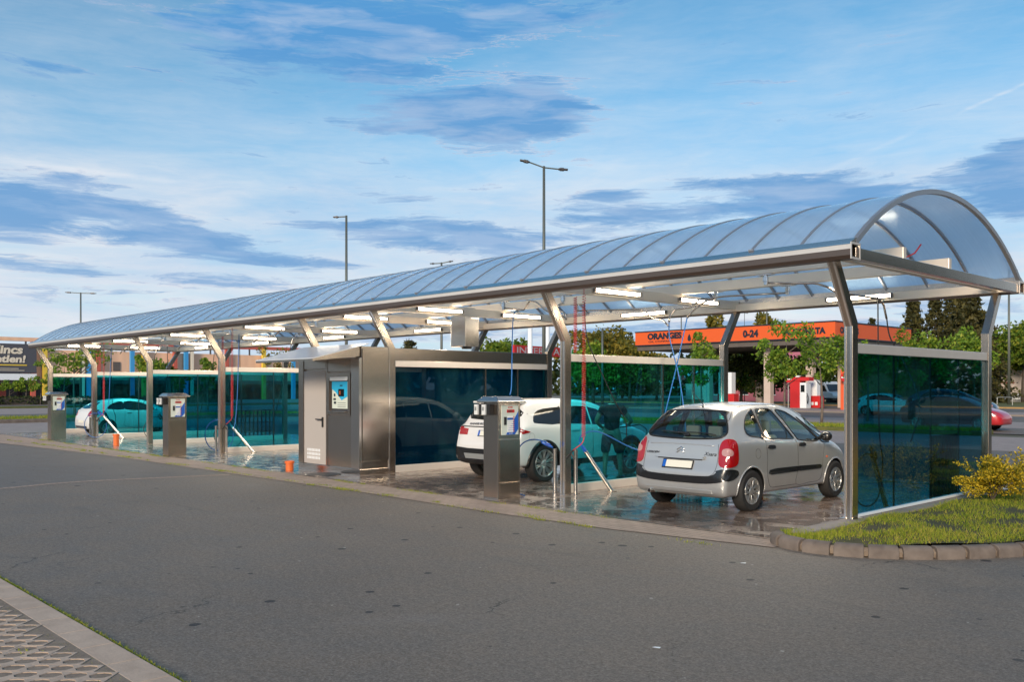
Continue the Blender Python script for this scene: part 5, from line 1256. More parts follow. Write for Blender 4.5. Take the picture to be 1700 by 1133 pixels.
N = {'pelvis':(0,0,.93,.135,.12),'waist':(0,.01,1.06,.135,.115),'chest':(0,.05,1.28,.155,.12),'upper':(0,.08,1.42,.12,.10),'neck':(.0,.11,1.50,.058,.06),'nk2':(.0,.13,1.55,.055,.058),'head1':(.005,.15,1.62,.078,.088),'head2':(.01,.16,1.69,.080,.095),'head3':(.01,.16,1.745,.055,.07),
     'shL':(-.19,.07,1.41,.07),'elL':(-.33,.04,1.16,.048),'wrL':(-.27,.26,1.03,.032),'haL':(-.24,.34,1.02,.040,.025),
     'shR':(.19,.08,1.41,.07),'elR':(.36,.16,1.17,.048),'wrR':(.27,.40,1.10,.032),'haR':(.23,.48,1.10,.040,.025),
     'hpL':(-.11,0,.86,.11),'knL':(-.13,.03,.48,.062),'anL':(-.14,-.02,.09,.042),'foL':(-.15,.10,.05,.045,.035),
     'hpR':(.11,0,.86,.11),'knR':(.15,.06,.48,.062),'anR':(.17,.03,.09,.042),'foR':(.19,.15,.05,.045,.035)}
for s_, X_ in (('L',-1),('R',1)):
    hx, hy, hz = N['ha'+s_][:3]
    for k, (dx, dy) in enumerate(((-.03,.06),(-.012,.075),(.010,.07),(.03,.055))):
        N['f%s%da' % (s_, k)] = (hx+dx, hy+dy*.6, hz-.01, .011); N['f%s%db' % (s_, k)] = (hx+dx*1.1, hy+dy*.85, hz-.04, .010); N['f%s%dc' % (s_, k)] = (hx+dx, hy+dy*.6, hz-.06, .008)
    N['t%sa' % s_] = (hx-X_*.04, hy+.0, hz-.02, .013); N['t%sb' % s_] = (hx-X_*.045, hy+.035, hz-.045, .010)
E_ = [('pelvis','waist'),('waist','chest'),('chest','upper'),('upper','neck'),('neck','nk2'),('nk2','head1'),('head1','head2'),('head2','head3')]
for s_ in 'LR':
    E_ += [('upper','sh'+s_),('sh'+s_,'el'+s_),('el'+s_,'wr'+s_),('wr'+s_,'ha'+s_),('pelvis','hp'+s_),('hp'+s_,'kn'+s_),('kn'+s_,'an'+s_),('an'+s_,'fo'+s_),('ha'+s_,'t%sa' % s_),('t%sa' % s_,'t%sb' % s_)]
    for k in range(4): E_ += [('ha'+s_,'f%s%da' % (s_,k)),('f%s%da' % (s_,k),'f%s%db' % (s_,k)),('f%s%db' % (s_,k),'f%s%dc' % (s_,k))]
skin_body('body', 'skin', N, E_, pr)
G_ = lambda k, *r: N[k][:3]+tuple(r)
skin_body('t_shirt', 'cloth_black', {'a':G_('pelvis',.160,.145),'b':G_('waist',.165,.145),'c':G_('chest',.185,.150),'d':G_('upper',.15,.125),'e':(0,.095,1.475,.085,.085),'l1':G_('shL',.092),'l2':(-.27,.055,1.27,.085),'r1':G_('shR',.092),'r2':(.28,.12,1.28,.085)},
          [('a','b'),('b','c'),('c','d'),('d','e'),('d','l1'),('l1','l2'),('d','r1'),('r1','r2')], pr)
skin_body('shorts', 'cloth_navy', {'a':(0,.0,.95,.155,.14),'a2':(0,.0,.90,.15,.135),'l1':(-.115,.0,.80,.115),'l2':(-.135,.03,.50,.098),'r1':(.115,.0,.80,.115),'r2':(.15,.055,.50,.098)}, [('a','a2'),('a2','l1'),('l1','l2'),('a2','r1'),('r1','r2')], pr)
skin_body('hair', 'hair', {'a':(.01,.125,1.62,.05,.05),'b':(.01,.145,1.70,.083,.088),'c':(.01,.155,1.755,.066,.078)}, [('a','b'),('b','c')], pr)
for s_ in 'LR':
    f = N['fo'+s_]; a = N['an'+s_]
    skin_body('shoe', 'black', {'a':(a[0],a[1]-.03,.055,.052,.05),'b':(f[0],f[1]-.02,.05,.055,.045),'c':(f[0]+.005,f[1]+.07,.042,.045,.036)}, [('a','b'),('b','c')], pr)
for sx in (-1,1):
    MB().sphere((.01+sx*.033,.252,1.68),.012,8).build('eye','white_plastic',pr); MB().sphere((.01+sx*.095,.15,1.665),.028,10,(.4,.8,1)).build('ear','skin',pr,smooth=True)
MB().sphere((.01,.262,1.645),.018,8,(.7,1,1.4)).build('nose','skin',pr,smooth=True); MB().sphere((.01,.245,1.605),.022,8,(1.2,.5,.35)).build('mouth','brick_red',pr,smooth=True)
pr.location = (-6.14, 2.36, .02); pr.rotation_euler.z = R_(28)
SH = Vector((.08,.41,0))
ln = thing('pressure_lance', 'black pressure washer lance held by the man in the black t-shirt', 'lance', (-5.97, 2.83, 1.06))
MB().tube(smooth_path([Vector(q)+SH for q in [(-6.62,2.18,1.00),(-6.30,2.42,1.05),(-6.2,2.55,1.07),(-5.98,2.52,1.11)]],5), .014, 8).build('grip', 'black', ln, smooth=True)
MB().tube([Vector((-6.62,2.18,1.00))+SH,Vector((-6.66,3.0,.86))+SH], .009, 8).build('pipe', 'dark_steel', ln)
hose('spray_hose', 'black hose hanging from the lance of the man to the wet floor', [Vector((-5.98,2.52,1.11))+SH,(-5.72,2.95,.98),(-5.72,2.75,.70),(-5.70,2.7,.35),(-5.75,2.4,.10),(-6.0,2.0,.04),(-6.3,1.5,.035)], .011, 'black', 'black spray hoses')
# ------------------------------------------------------------ trees, buildings and street furniture beyond
def leaves(name, m, P, size, parent, asp=.62, drop=0.0):
    """P: (n,3) array of leaf centres in world space"""
    n = len(P); off = np.array(acc_loc(parent)) if parent else np.zeros(3)
    a = rng.normal(size=(n,3)); a /= np.linalg.norm(a, axis=1)[:,None]
    b = rng.normal(size=(n,3)); b -= (a*b).sum(1)[:,None]*a; b /= np.linalg.norm(b, axis=1)[:,None]
    s = size*rng.uniform(.55, 1.25, n)[:,None]; a *= s; b *= s*asp
    v = np.stack([P-off-a, P-off-b*.9+a*.1, P-off+a, P-off+b*.9-a*.1], 1).reshape(-1,3)
    me = bpy.data.meshes.new(name); me.from_pydata(v.tolist(), [], np.arange(4*n).reshape(-1,4).tolist()); me.materials.append(MATS[m])
    o = bpy.data.objects.new(name, me); C.objects.link(o); o.parent = parent; return o
def blob_points(c, r, n, k=14, sq=.85):
    """leaf centres on the shells of k small lobes filling an ellipsoid of radii r"""
    c = np.array(c, float); r = np.array(r, float); out = []
    for i in range(k):
        d = rng.normal(size=3); d /= np.linalg.norm(d); q = c+d*r*rng.uniform(.25, .95); lr = r*rng.uniform(.16, .40)
        m = n//k; e = rng.normal(size=(m,3)); e /= np.linalg.norm(e, axis=1)[:,None]
        out.append(q+e*lr*rng.uniform(.55, 1.08, m)[:,None])
    return np.concatenate(out)
def tree(name, label, x, y, h, w, leaf='leaf_green', bark='bark', n=2600, size=.16, trunk=.35, z0=0.0, group=None, tr=None, k=14, limbs=6):
    t_ = thing(name, label, 'tree', (x,y,z0), group); tr = tr or h*.022; cz = h*(trunk+(1-trunk)*.55); rz = h*(1-trunk)*.52
    mb = MB(); top = h*.80
    pts = [Vector((x+math.sin(q*3+x)*.03*h*q, y+math.cos(q*2.3+y)*.02*h*q, z0+top*q)) for q in np.linspace(0,1,7)]
    mb.tube(pts, [tr*(1.15-q*.95) for q in np.linspace(0,1,7)], 8)
    for i in range(limbs):
        q = random.uniform(trunk*.95, .85)*.9; b = pts[0].lerp(pts[-1], q/.8*1.0 if q < .8 else 1); a = random.uniform(0, 2*PI); l = w*.5*random.uniform(.5,.9)
        m_ = b+Vector((math.cos(a)*l*.5, math.sin(a)*l*.5, l*.35)); e = b+Vector((math.cos(a)*l, math.sin(a)*l, l*.55)); mb.tube([b,m_,e], [tr*.42,tr*.26,tr*.08], 6)
    mb.build('trunk', bark, t_, smooth=True)
    P = blob_points((x, y, z0+cz), (w*.5, w*.5, rz), n, k)
    leaves('crown', leaf, P, size, t_); return t_
def conifer(label, x, y, h, w, n=4200, size=.26, z0=0, group=None, gaps=.0, leaf='needle'):
    t_ = thing('conifer_tree', label, 'tree', (x,y,z0), group)
    MB().tube([(x,y,z0),(x,y,z0+h*.97)], [h*.018,.02], 8).build('trunk', 'bark_dark', t_, smooth=True)
    out = []; tiers = int(h*1.9); 
    for i in range(tiers):
        q = i/tiers; z = z0+h*(.08+.90*q); R = w*.5*(1-q)**.75*(.80+.35*random.random())+.15
        nb = max(5, int(11*(1-q*.5)))
        for b in range(nb):
            a = 2*PI*(b+random.random())/nb; 
            if random.random() < gaps: continue
            m = max(6, int(n/(tiers*nb))); s = rng.uniform(.1,1,m)**.7; l = R*random.uniform(.7,1.15)
            out.append(np.stack([x+np.cos(a)*l*s+rng.normal(0,.10+.05*w*.2,m), y+np.sin(a)*l*s+rng.normal(0,.10+.05*w*.2,m), z-(s**1.5)*l*.30+rng.normal(0,.10,m)], 1))
    leaves('crown', leaf, np.concatenate(out), size, t_, .5); return t_
def W_(u, v, z):        # a bearing and a distance from the viewpoint -> where the thing stands
    f = 1497.1; return (CAMX+(-math.sin(YAW)+(u-850)/f*math.cos(YAW))*z, CAMY+(math.cos(YAW)+(u-850)/f*math.sin(YAW))*z, CAMZ-(v-644.74)/f*z)
# street lamps
def lamp(u, ztop_v, dist, heads, label, r=.07, sp=.9, name='street_lamp'):
    x, y, _ = W_(u, 645, dist); h = W_(u, ztop_v, dist)[2]; t_ = thing(name, label, 'street lamp', (x,y,0), 'street lamps round the car park')
    MB().tube([(x,y,0),(x,y,h*.5),(x,y,h)], [r*1.25,r,r*.75], 12).build('pole', 'lamp_pole_paint', t_, smooth=True)
    rt = Vector((math.cos(YAW), math.sin(YAW), 0))
    for s, rise in heads:
        a = Vector((x,y,h-.05)); e = a+rt*s*sp*.62+Vector((0,0,rise))
        MB().tube([a,e], r*.42, 8).build('arm', 'lamp_pole_paint', t_)
        e2 = a+rt*s*sp+Vector((0,0,rise*1.35)); d = (e2-e).normalized(); mb = MB(); mb.bar(e-d*.02, e2, .20, .05); mb.bar(e+d*.03, e2-d*.14, .13, .11)
        hd = mb.build('lamp_head', 'dark_steel', t_, bevel=.02)
    return t_
lamp(903, 276, 33, [(-1,.20),(1,-.06)], 'tall double-headed street lamp rising behind the middle of the canopy', .062, .88)
lamp(575, 358, 42.6, [(-1,-.02)], 'tall single-headed street lamp left of the tallest one', .07, .62)
lamp(134, 486, 76, [(-1,.05),(1,-.02)], 'double-headed street lamp behind the far left end of the canopy', .08, 1.3)
lamp(733, 436, 58, [(-1,-.02),(1,.10)], 'double-headed street lamp whose head just clears the roof', .08, .75)
lamp(1000, 545, 92, [(1,.02)], 'pale street lamp among the yellowish trees left of the fuel station', .12, .9)
lamp(1131, 500, 95, [(1,.02)], 'thin street lamp standing behind the left half of the orange station roof', .07, .8)
lamp(1273, 470, 110, [(1,.02)], 'thin white street lamp standing behind the right half of the orange station roof', .10, .8)
lamp(1675, 448, 95, [(1,.02)], 'slim street lamp at the right edge beyond the canopy end', .12, .9)
lamp(1236, 520, 105, [(1,.02)], 'slender mast over the orange station roof', .04, .4)
for u, d, lb in ((880, 40, 'left of two pale flagpoles behind the cabin screen'), (909, 40, 'right of two pale flagpoles behind the cabin screen')):
    x, y, _ = W_(u, 645, d); t_ = thing('flagpole', lb, 'flagpole', (x,y,0), 'pale flagpoles behind the cabin screen')
    MB().tube([(x,y,0),(x,y,5.35)], [.12,.10], 16).build('pole', 'rail_white', t_, smooth=True); MB().box(x-.25,x+.25,y-.25,y+.25,0,.15).build('base', 'concrete', t_, bevel=.03)
# supermarket facade on the left
XF = -128.0
bl = thing('supermarket', 'long peach supermarket front with coloured columns behind the far end of the canopy', 'building', (XF, 20, 0))
MB().box(XF-30, XF, 23.5, 78, 2.9, 7.1).build('upper_wall', 'peach_wall', bl)
MB().box(XF-30, XF-.6, -30, 23.5, 2.9, 7.6).build('upper_wall', 'banner_grey', bl)
MB().box(XF-30, XF-2.5, -30, 78, 0, 2.9).build('shop_front', 'shop_dark', bl)
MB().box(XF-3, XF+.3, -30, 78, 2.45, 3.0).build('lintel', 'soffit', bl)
MB().box(XF-.2, XF+.5, -30, 26.0, 8.15, 8.65).build('roof_beam', 'peach_wall', bl); MB().box(XF-.2, XF+.3, 26.0, 66, 8.0, 8.5).build('roof_beam', 'brick_red', bl)
for y in np.arange(-28, 66, 6.5): MB().box(XF-.1, XF+.1, y-.1, y+.1, 7.1, 8.2).build('roof_post', 'dark_steel', bl)
for y, m_ in ((24.74,'brick_red'),(26.2,'yellow'),(31.1,'cream'),(31.85,'sky_blue'),(33.2,'brick_red'),(37.9,'sky_blue'),(39.6,'yellow'),(44.2,'brick_red'),(45.9,'sky_blue'),(46.8,'cream'),(52.4,'brick_red'),(58.7,'yellow'),(64,'sky_blue'),(17,'cream'),(12,'brick_red')):
    w = .22 if m_ == 'cream' else .28
    (MB().box(XF+.3, XF+.8, y-w, y+w, 0, 8.1 if y > 24 else 2.9)).build('column', m_, bl)
for k in range(7): MB().box(XF-2.5, XF-2.4, 2+k*3.1, 3.6+k*3.1, .3, 2.3).build('shop_window', 'clear_glass' if False else ('cream' if k % 3 == 1 else 'brick_red' if k % 3 == 0 else 'plaster'), bl)
MB().box(XF+.05, XF+.1, 35.4, 36.4, 4.3, 5.6).build('wall_vent', 'soffit', bl)
bb = thing('billboard', 'grey banner with white and orange lettering hung on the supermarket front', 'billboard', (XF+.9, 20, 2.9))
MB().box(XF+.7, XF+.9, 8, 25.1, 3.85, 7.75).build('banner', 'banner_grey', bb); MB().box(XF+.7, XF+.95, 8, 25.1, 2.9, 3.75).build('white_band', 'rail_white', bb)
Mb = lambda y, z, xx=.93: face_M((XF+xx, y, z), (0,1,0), (0,0,1))
def fit_text(nm, s, m_, y0, y1, h, z, xx, par, bold=.03, shear=0, al='R'):
    o = text(nm, s, h, m_, par, Mb(0, 0, xx), .01, 1.0, shear=shear, bold=bold)
    xs_ = [v.co.y for v in o.data.vertices]; w = max(xs_)-min(xs_); f = (y1-y0)/w; m0 = min(xs_); off = acc_loc(par)
    for v in o.data.vertices: v.co.y = (v.co.y-m0)*f+y0-off.y; v.co.z = v.co.z+z
    return o
fit_text('lettering', 'Nincs', 'cream', 19.3, 23.4, 1.50, 6.45, .95, bb, .06, .12); fit_text('lettering', 'lehetetlen!', 'cream', 16.9, 23.75, 1.30, 5.28, .95, bb, .05, .12)
fit_text('lettering', 'SZERELMEM A VASARLAS', 'yellow', 18.0, 24.4, .36, 4.55, .95, bb, .01) if False else MB().box(XF+.93, XF+.95, 18.6, 23.9, 4.82, 4.98).build('orange_line', 'yellow', bb)
for z, a in ((4.40, 22.9), (4.15, 23.6)): MB().box(XF+.93, XF+.95, 14, a, z, z+.07).build('small_print', 'cream', bb)
hx = -100.5
hd = thing('hedge', 'low clipped hedge in front of the supermarket', 'hedge', (hx, 15, 0)); 
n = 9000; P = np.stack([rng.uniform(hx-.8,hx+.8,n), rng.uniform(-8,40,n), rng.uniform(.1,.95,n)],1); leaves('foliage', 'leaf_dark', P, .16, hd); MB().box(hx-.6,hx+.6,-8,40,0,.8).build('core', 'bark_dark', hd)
for u, h, lb in ((-12,2.9,'leftmost'),(16,3.1,'second from the left'),(43,3.3,'third from the left'),(67,3.2,'fourth from the left')):
    x, y, _ = W_(u, 645, 97); tree('young_tree', 'young street tree before the supermarket, %s of the row' % lb, x, y, h-.15, 2.6, 'leaf_fresh', n=700, size=.13, trunk=.42, group='young trees in front of the supermarket', tr=.05, k=9, limbs=3)
x, y, _ = W_(124, 645, 60); tree('street_tree', 'airy street tree in front of the peach wall near the far end of the canopy', x, y, 5.2, 5.0, 'leaf_fresh', n=1200, size=.12, trunk=.50, tr=.09, k=13)
for u, v, d, w, lb in ((245,606,70,1.8,'left'),(105,612,70,2.2,'far left'),(455,588,90,3.2,'right')):
    x, y, _ = W_(u, 645, d); z = W_(u, v, d)[2]; tree('street_tree', 'small tree top showing over the glass screens, %s one before the peach wall' % lb, x, y, z+1.0, w*1.5, 'leaf_fresh' if u < 300 else 'leaf_olive', n=700, size=.13, trunk=.4, tr=.06, k=8, limbs=3)
x, y, _ = W_(283, 645, 75); tree('street_tree', 'small tree behind the tinted glass in front of the peach wall', x, y, 4.4, 3.6, 'leaf_green', n=900, size=.15, trunk=.35, tr=.07, k=9)
x, y, _ = W_(345, 645, 75); tree('street_tree', 'second small tree behind the tinted glass in front of the peach wall', x, y, 4.0, 3.4, 'leaf_green', n=900, size=.15, trunk=.35, tr=.07, k=9)
# sign board of the supermarket
a = Vector(W_(852, 573, 90)); b = Vector(W_(959, 578, 99)); d = (b-a); d.z = 0; L_ = d.length; d.normalize(); nrm_ = Vector((d.y, -d.x, 0)); h0 = 5.15; h1 = 6.15
sg = thing('store_sign', 'red sign board with white capitals and a green tree mark behind the cabin screen', 'sign', (a.x, a.y, 0))
mb = MB(); mb.bar(Vector((a.x,a.y,(h0+h1)/2)), Vector((a.x,a.y,(h0+h1)/2))+d*L_*.80, .3, h1-h0); mb.build('board', 'ink_red', sg)
mb = MB(); mb.bar(Vector((a.x,a.y,(h0+h1)/2))+d*L_*.805, Vector((a.x,a.y,(h0+h1)/2))+d*L_, .3, h1-h0); mb.build('white_field', 'rail_white', sg)
o_ = text('lettering', 'INTERSPAR', 1.0, 'rail_white', sg, Matrix.Identity(4), .01, bold=.015); xs_ = [v.co.x for v in o_.data.vertices]; w = max(xs_)-min(xs_); m0 = min(xs_); off = acc_loc(sg); 
m0 = min(v.co.x for v in o_.data.vertices); 
for v in o_.data.vertices:
    lx = (v.co.x-m0)/w*L_*.74+L_*.035; p = a+d*lx+nrm_*.17; v.co = Vector((p.x, p.y, h0+.20+(v.co.y+off.y)*.92))-Vector((off.x, off.y, 0))
mb = MB()
for k in range(3): 
    c = a+d*L_*.90+nrm_*.16; z = h0+.15+k*.24; s = .48-k*.1; mb.add([tuple(c-d*s+Vector((0,0,z-c.z))), tuple(c+d*s+Vector((0,0,z-c.z))), tuple(c+Vector((0,0,z+.38-c.z)))], [(0,1,2)])
mb.build('tree_mark', 'leaf_fresh_flat' if 'leaf_fresh_flat' in MATS else 'sign_green', sg)
for q in (.15,.5,.85): p = a+d*L_*q-nrm_*.3; MB().box(p.x-.12,p.x+.12,p.y-.12,p.y+.12,0,h0+.6).build('leg', 'galvanised', sg)
# fuel station
fs_ = thing('fuel_station_roof', 'orange flat roof of the fuel station with dark lettering on pale round pillars', 'station roof', (-42, 66, 0))
X0,X1,Y0,Y1,ZB,ZT = -52.7,-31.2,60.5,75.5,6.18,7.45
MB().box(X0,X1,Y0,Y1,ZB,ZT).build('fascia', 'fascia_orange', fs_)
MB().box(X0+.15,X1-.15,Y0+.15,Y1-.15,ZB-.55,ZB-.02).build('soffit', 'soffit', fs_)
mb = MB(); mb.box(X0-.05,X1+.05,Y0-.05,Y0+.1,ZT,ZT+.10); mb.box(X1-.1,X1+.05,Y0+.1,Y1,ZT,ZT+.10); mb.build('roof_trim', 'ink', fs_); mb = MB(); mb.box(X0-.05,X1+.05,Y0-.05,Y0+.1,ZB-.10,ZB); mb.box(X1-.1,X1+.05,Y0+.1,Y1,ZB-.10,ZB); mb.build('lower_trim', 'ink', fs_)
def fascia_text(s, x, z, size, sx=1.1, bold=.02, m_='ink'): return text('lettering', s, size, m_, fs_, face_M((x, Y0-.03, z), (1,0,0), (0,0,1)), .01, sx, bold=bold)
fascia_text('ORANGES', -51.1, 6.72, .80, 1.13, .045); fascia_text('OIL COMPANY', -51.0, 6.38, .26, 1.75, .0)
mb = MB(); mb.prism([(-46.05+.26*math.sin(t)*math.sin(t/2)**1.2, 6.72+.36*math.cos(t)) for t in np.linspace(0,2*PI,18)[:-1]], 'y', Y0-.04, Y0-.02); mb.build('drop_mark', 'ink', fs_)
fascia_text('0-24', -40.1, 6.50, .85, 1.0, .045); fascia_text('AUTOMATA', -35.9, 6.52, .70, .98, .045)
text('lettering', 'ORANGES', .70, 'ink', fs_, face_M((X1+.04, 61.3, 6.55), (0,1,0), (0,0,1)), .01, 1.05, bold=.03)
for x, y in ((-38.74,62.6),(-35.6,64.5),(-33.81,67.0),(-46.3,64),(-34.2,73),(-46,73)):
    px_, py_ = x, y; MB().box(px_-.34,px_+.34,py_-.34,py_+.34,0,ZB-.5).build('pillar', 'pillar_paint', fs_, bevel=.05)
def pump(u, d, label):
    x, y, _ = W_(u, 645, d); t_ = thing('fuel_pump', label, 'fuel pump', (x,y,0), 'red and white fuel pumps')
    MB().box(x-.9,x+.05,y-.4,y+.4,.10,2.45).build('red_cabinet', 'fascia_orange' if False else 'ink_red', t_, bevel=.03); MB().box(x+.05,x+.65,y-.42,y+.38,.10,2.30).build('white_front', 'rail_white', t_, bevel=.02)
    MB().box(x-1.0,x+.9,y-.45,y+.45,2.45,2.78).build('top_board', 'ink_red', t_, bevel=.02); MB().box(x+.15,x+.5,y-.45,y-.42,1.5,2.1).build('display', 'dark_glass', t_)
    MB().tube(smooth_path([(x+.65,y-.3,1.4),(x+.85,y-.4,1.0),(x+.75,y-.4,.5),(x+.66,y-.3,1.2)],5), .03, 6).build('pump_hose', 'black', t_)
    MB().box(x-1.2,x+1.2,y-.8,y+.8,0,.12).build('plinth', 'concrete', t_)
pump(1331, 78, 'red and white fuel pump nearest the round no-entry sign'); 
x, y, _ = W_(1352, 645, 79); t_ = thing('fuel_pump', 'low red fuel pump right of the tall one with white stickers', 'fuel pump', (x,y,0), 'red and white fuel pumps')
MB().box(x-.7,x+.7,y-.4,y+.4,.1,1.15).build('red_cabinet', 'ink_red', t_, bevel=.03); MB().box(x-.5,x+.4,y-.3,y+.3,1.15,2.6).build('upper_box', 'rail_white', t_, bevel=.03)
for q in (.0,.38): MB().box(x+q-.1,x+q+.14,y-.43,y-.40,.35,.62).build('sticker', 'rail_white', t_)
x, y, _ = W_(1224, 645, 84); t_ = thing('fuel_pump', 'pump with a white upper half at the leftmost visible pillar', 'fuel pump', (x,y,0), 'red and white fuel pumps')
MB().box(x-1.9,x-.1,y-.4,y+.4,.1,1.3).build('red_cabinet', 'ink_red', t_, bevel=.03); MB().box(x-1.8,x-.4,y-.35,y+.35,1.3,3.3).build('upper_box', 'rail_white', t_, bevel=.03)
x, y, _ = W_(1397, 645, 72); ct = thing('orange_container', 'tall orange container with a no-entry sign behind the nearest post', 'container', (x,y,0))
MB().box(x,x+5.2,y-.2,y+2.4,.05,3.32).build('body', 'container_orange', ct, bevel=.04)
mb = MB()
for k in range(20): mb.box(x+.1+k*.26,x+.22+k*.26,y-.235,y-.20,.2,3.2)
mb.build('ribs', 'container_orange', ct)
def no_entry(p, face, r, label, pole=True):
    t_ = thing('no_entry_sign', label, 'road sign', (p[0],p[1],0), 'round no-entry signs'); p = Vector(p); f = Vector(face).normalized(); rr = Vector((-f.y, f.x, 0))
    M = face_M(p, rr, (0,0,1)); MB().lathe([(0,-.02),(r,-.02),(r,.02),(0,.02)], 32, M).build('disc', 'ink_red', t_)
    MB().box(-r*.78,r*.78,-r*.17,r*.17,.021,.028,M).build('bar', 'rail_white', t_)
    if pole: MB().tube([(p.x-f.x*.06,p.y-f.y*.06,0),(p.x-f.x*.06,p.y-f.y*.06,p.z+.1)], .035, 8).build('pole', 'galvanised', t_)
fd = (math.sin(YAW), -math.cos(YAW), 0)
no_entry(W_(1309, 630, 74), fd, .29, 'red no-entry sign beside the pillar with the tall fuel pump'); no_entry(W_(1402, 627, 71), fd, .33, 'red no-entry sign on the orange container half hidden by the nearest post')
no_entry(W_(1173, 631, 70), fd, .25, 'red no-entry sign seen through the glass screen behind the silver car')
no_entry(W_(1130, 622, 70), fd, .01, 'small white and red notice on a post behind the glass screen') if False else None
x, y, z = W_(1130, 622, 70); t_ = thing('notice_board', 'small red and white notice behind the glass screen left of the no-entry sign', 'sign', (x,y,0)); MB().bar(Vector((x,y,z))-Vector(fd).cross(Vector((0,0,1)))*.28, Vector((x,y,z))+Vector(fd).cross(Vector((0,0,1)))*.28, .04, .85).build('board', 'ink_red', t_); MB().tube([(x,y,0),(x,y,z)],.03,8).build('pole','galvanised',t_); MB().sphere((x+fd[0]*.04,y+fd[1]*.04,z+.25),.12,10,(1.6,.3,.6)).build('mark','rail_white',t_)
# give-way triangle
x, y, z = W_(1324, 628, 82); t_ = thing('give_way_sign', 'white triangular give-way sign beside the yellow-green tree', 'road sign', (x,y,0)); r0 = Vector((math.cos(YAW),math.sin(YAW),0)); c = Vector((x,y,z))
mb = MB(); A_ = [c-r0*.28+Vector((0,0,.22)), c+r0*.28+Vector((0,0,.22)), c-Vector((0,0,.26))]; f3 = Vector(fd)*.02; mb.add([*A_, *[q+f3 for q in A_]], [(0,1,2),(5,4,3),(0,3,4,1),(1,4,5,2),(2,5,3,0)]); mb.build('plate', 'rail_white', t_); MB().tube([(x,y,0),(x,y,z)],.03,8).build('pole','galvanised',t_)
# white van
def van(u, d, label):
    x, y, _ = W_(u, 645, d); t_ = thing('white_van', label, 'van', (x,y,0)); M = Matrix.Translation((x,y,0)) @ Matrix.Rotation(R_(-25),4,'Z')
    mb = MB(); mb.prism([(-3.6,.5),(2.2,.5),(2.3,.9),(2.15,1.25),(1.35,1.45),(.75,2.35),(.4,2.6),(-3.5,2.65),(-3.6,2.4)], 'y', -1, 1, M); mb.build('body', 'white_paint', t_, bevel=.08, seg=3)
    MB().prism([(.15,1.45),(1.15,1.45),(.70,2.15),(.15,2.2)], 'y', -1.015, 1.015, M).build('window', 'dark_glass', t_); MB().prism([(1.38,1.5),(1.42,1.5),(.86,2.28),(.80,2.28)], 'y', -.85, .85, M).build('windscreen', 'dark_glass', t_)
    for wx in (-2.4, 1.4): MB().cyl(M @ Vector((wx,-1.03,.36)), M @ Vector((wx,1.03,.36)), .36, 20).build('wheels', 'rubber', t_)
    mb = MB(); mb.prism([(-3.55,.45),(2.25,.45),(2.25,.70),(-3.55,.70)], 'y', -1.02, 1.02, M); mb.build('sill', 'bumper_black', t_)
van(1374, 106, 'white van parked behind the fuel station pumps')
# low buildings and walls
def house(name, label, x0, x1, y0, y1, h, wall, roof, rh=2.0, cat='building', wins=3):
    t_ = thing(name, label, cat, (x0, y0, 0)); MB().box(x0,x1,y0,y1,0,h).build('wall', wall, t_)
    MB().prism([(y0-.4,h),(y1+.4,h),((y0+y1)/2,h+rh)], 'x', x0-.4, x1+.4).build('roof', roof, t_)
    for k in range(wins):
        a = x0+(x1-x0)*(k+.5)/wins; w = MB().box(a-.6,a+.6,y0-.06,y0,1.0,2.3).build('window', 'dark_glass', t_); MB().box(a-.7,a+.7,y0-.09,y0-.061,.9,1.0).build('sill', 'rail_white', w)
house('pink_house', 'pink building with a magenta roof behind the left end of the fuel station', -66, -54, 92, 102, 4.0, 'pink_wall', 'pink_wall', 3.2)
house('red_white_building', 'white building with red panels behind the orange container', -46, -20, 118, 128, 7.5, 'plaster', 'pink_wall', 1.0, wins=6)
mb = MB()
rp = thing('garden_wall', 'low pale wall behind the trees of the fuel station', 'wall', (-66, 100, 0)); MB().box(-78,-46,104,104.4,0,2.4).build('wall', 'plaster', rp); MB().box(-78.1,-45.9,103.95,104.45,2.4,2.5).build('coping', 'cream', rp)
x, y, _ = W_(1690, 645, 115); wb = thing('white_building', 'white flat building with a grey base at the right edge', 'building', (x,y,0)); MB().box(x-2.3,x+14,y,y+8,1.1,3.9).build('wall', 'plaster', wb); MB().box(x-2.32,x+14.02,y-.02,y+8,0,1.1).build('base', 'galvanised', wb)
MB().box(x-2.5,x+14.2,y-.2,y+8.2,3.9,4.1).build('roof', 'rail_white', wb)
x, y, _ = W_(1654, 645, 112); sh = thing('bus_shelter', 'small wooden shelter with a low fence left of the white building', 'shelter', (x,y,0)); MB().box(x-1.8,x+1.8,y-.8,y+.8,2.4,2.6).build('roof','brick_red',sh); 
for q in (-1.5,1.5): MB().box(x+q-.08,x+q+.08,y-.1,y+.1,0,2.4).build('post','bark',sh)
for z in (.5,1.0): MB().box(x-3,x+3,y-1.0,y-.94,z,z+.12).build('rail','rail_white',sh)
MB().box(x-1.4,x+1.4,y,y+.4,.42,.5).build('bench','bark',sh)
x, y, _ = W_(1668, 645, 90); gr_ = thing('guard_rail', 'short grey tube rail at the foot of the slim lamp at the right edge', 'rail', (x,y,0)); MB().tube(smooth_path([(x-.7,y,0),(x-.7,y,.75),(x-.6,y,.9),(x+.6,y,.9),(x+.7,y,.75),(x+.7,y,0)],3),.04,8).build('tube','galvanised',gr_)
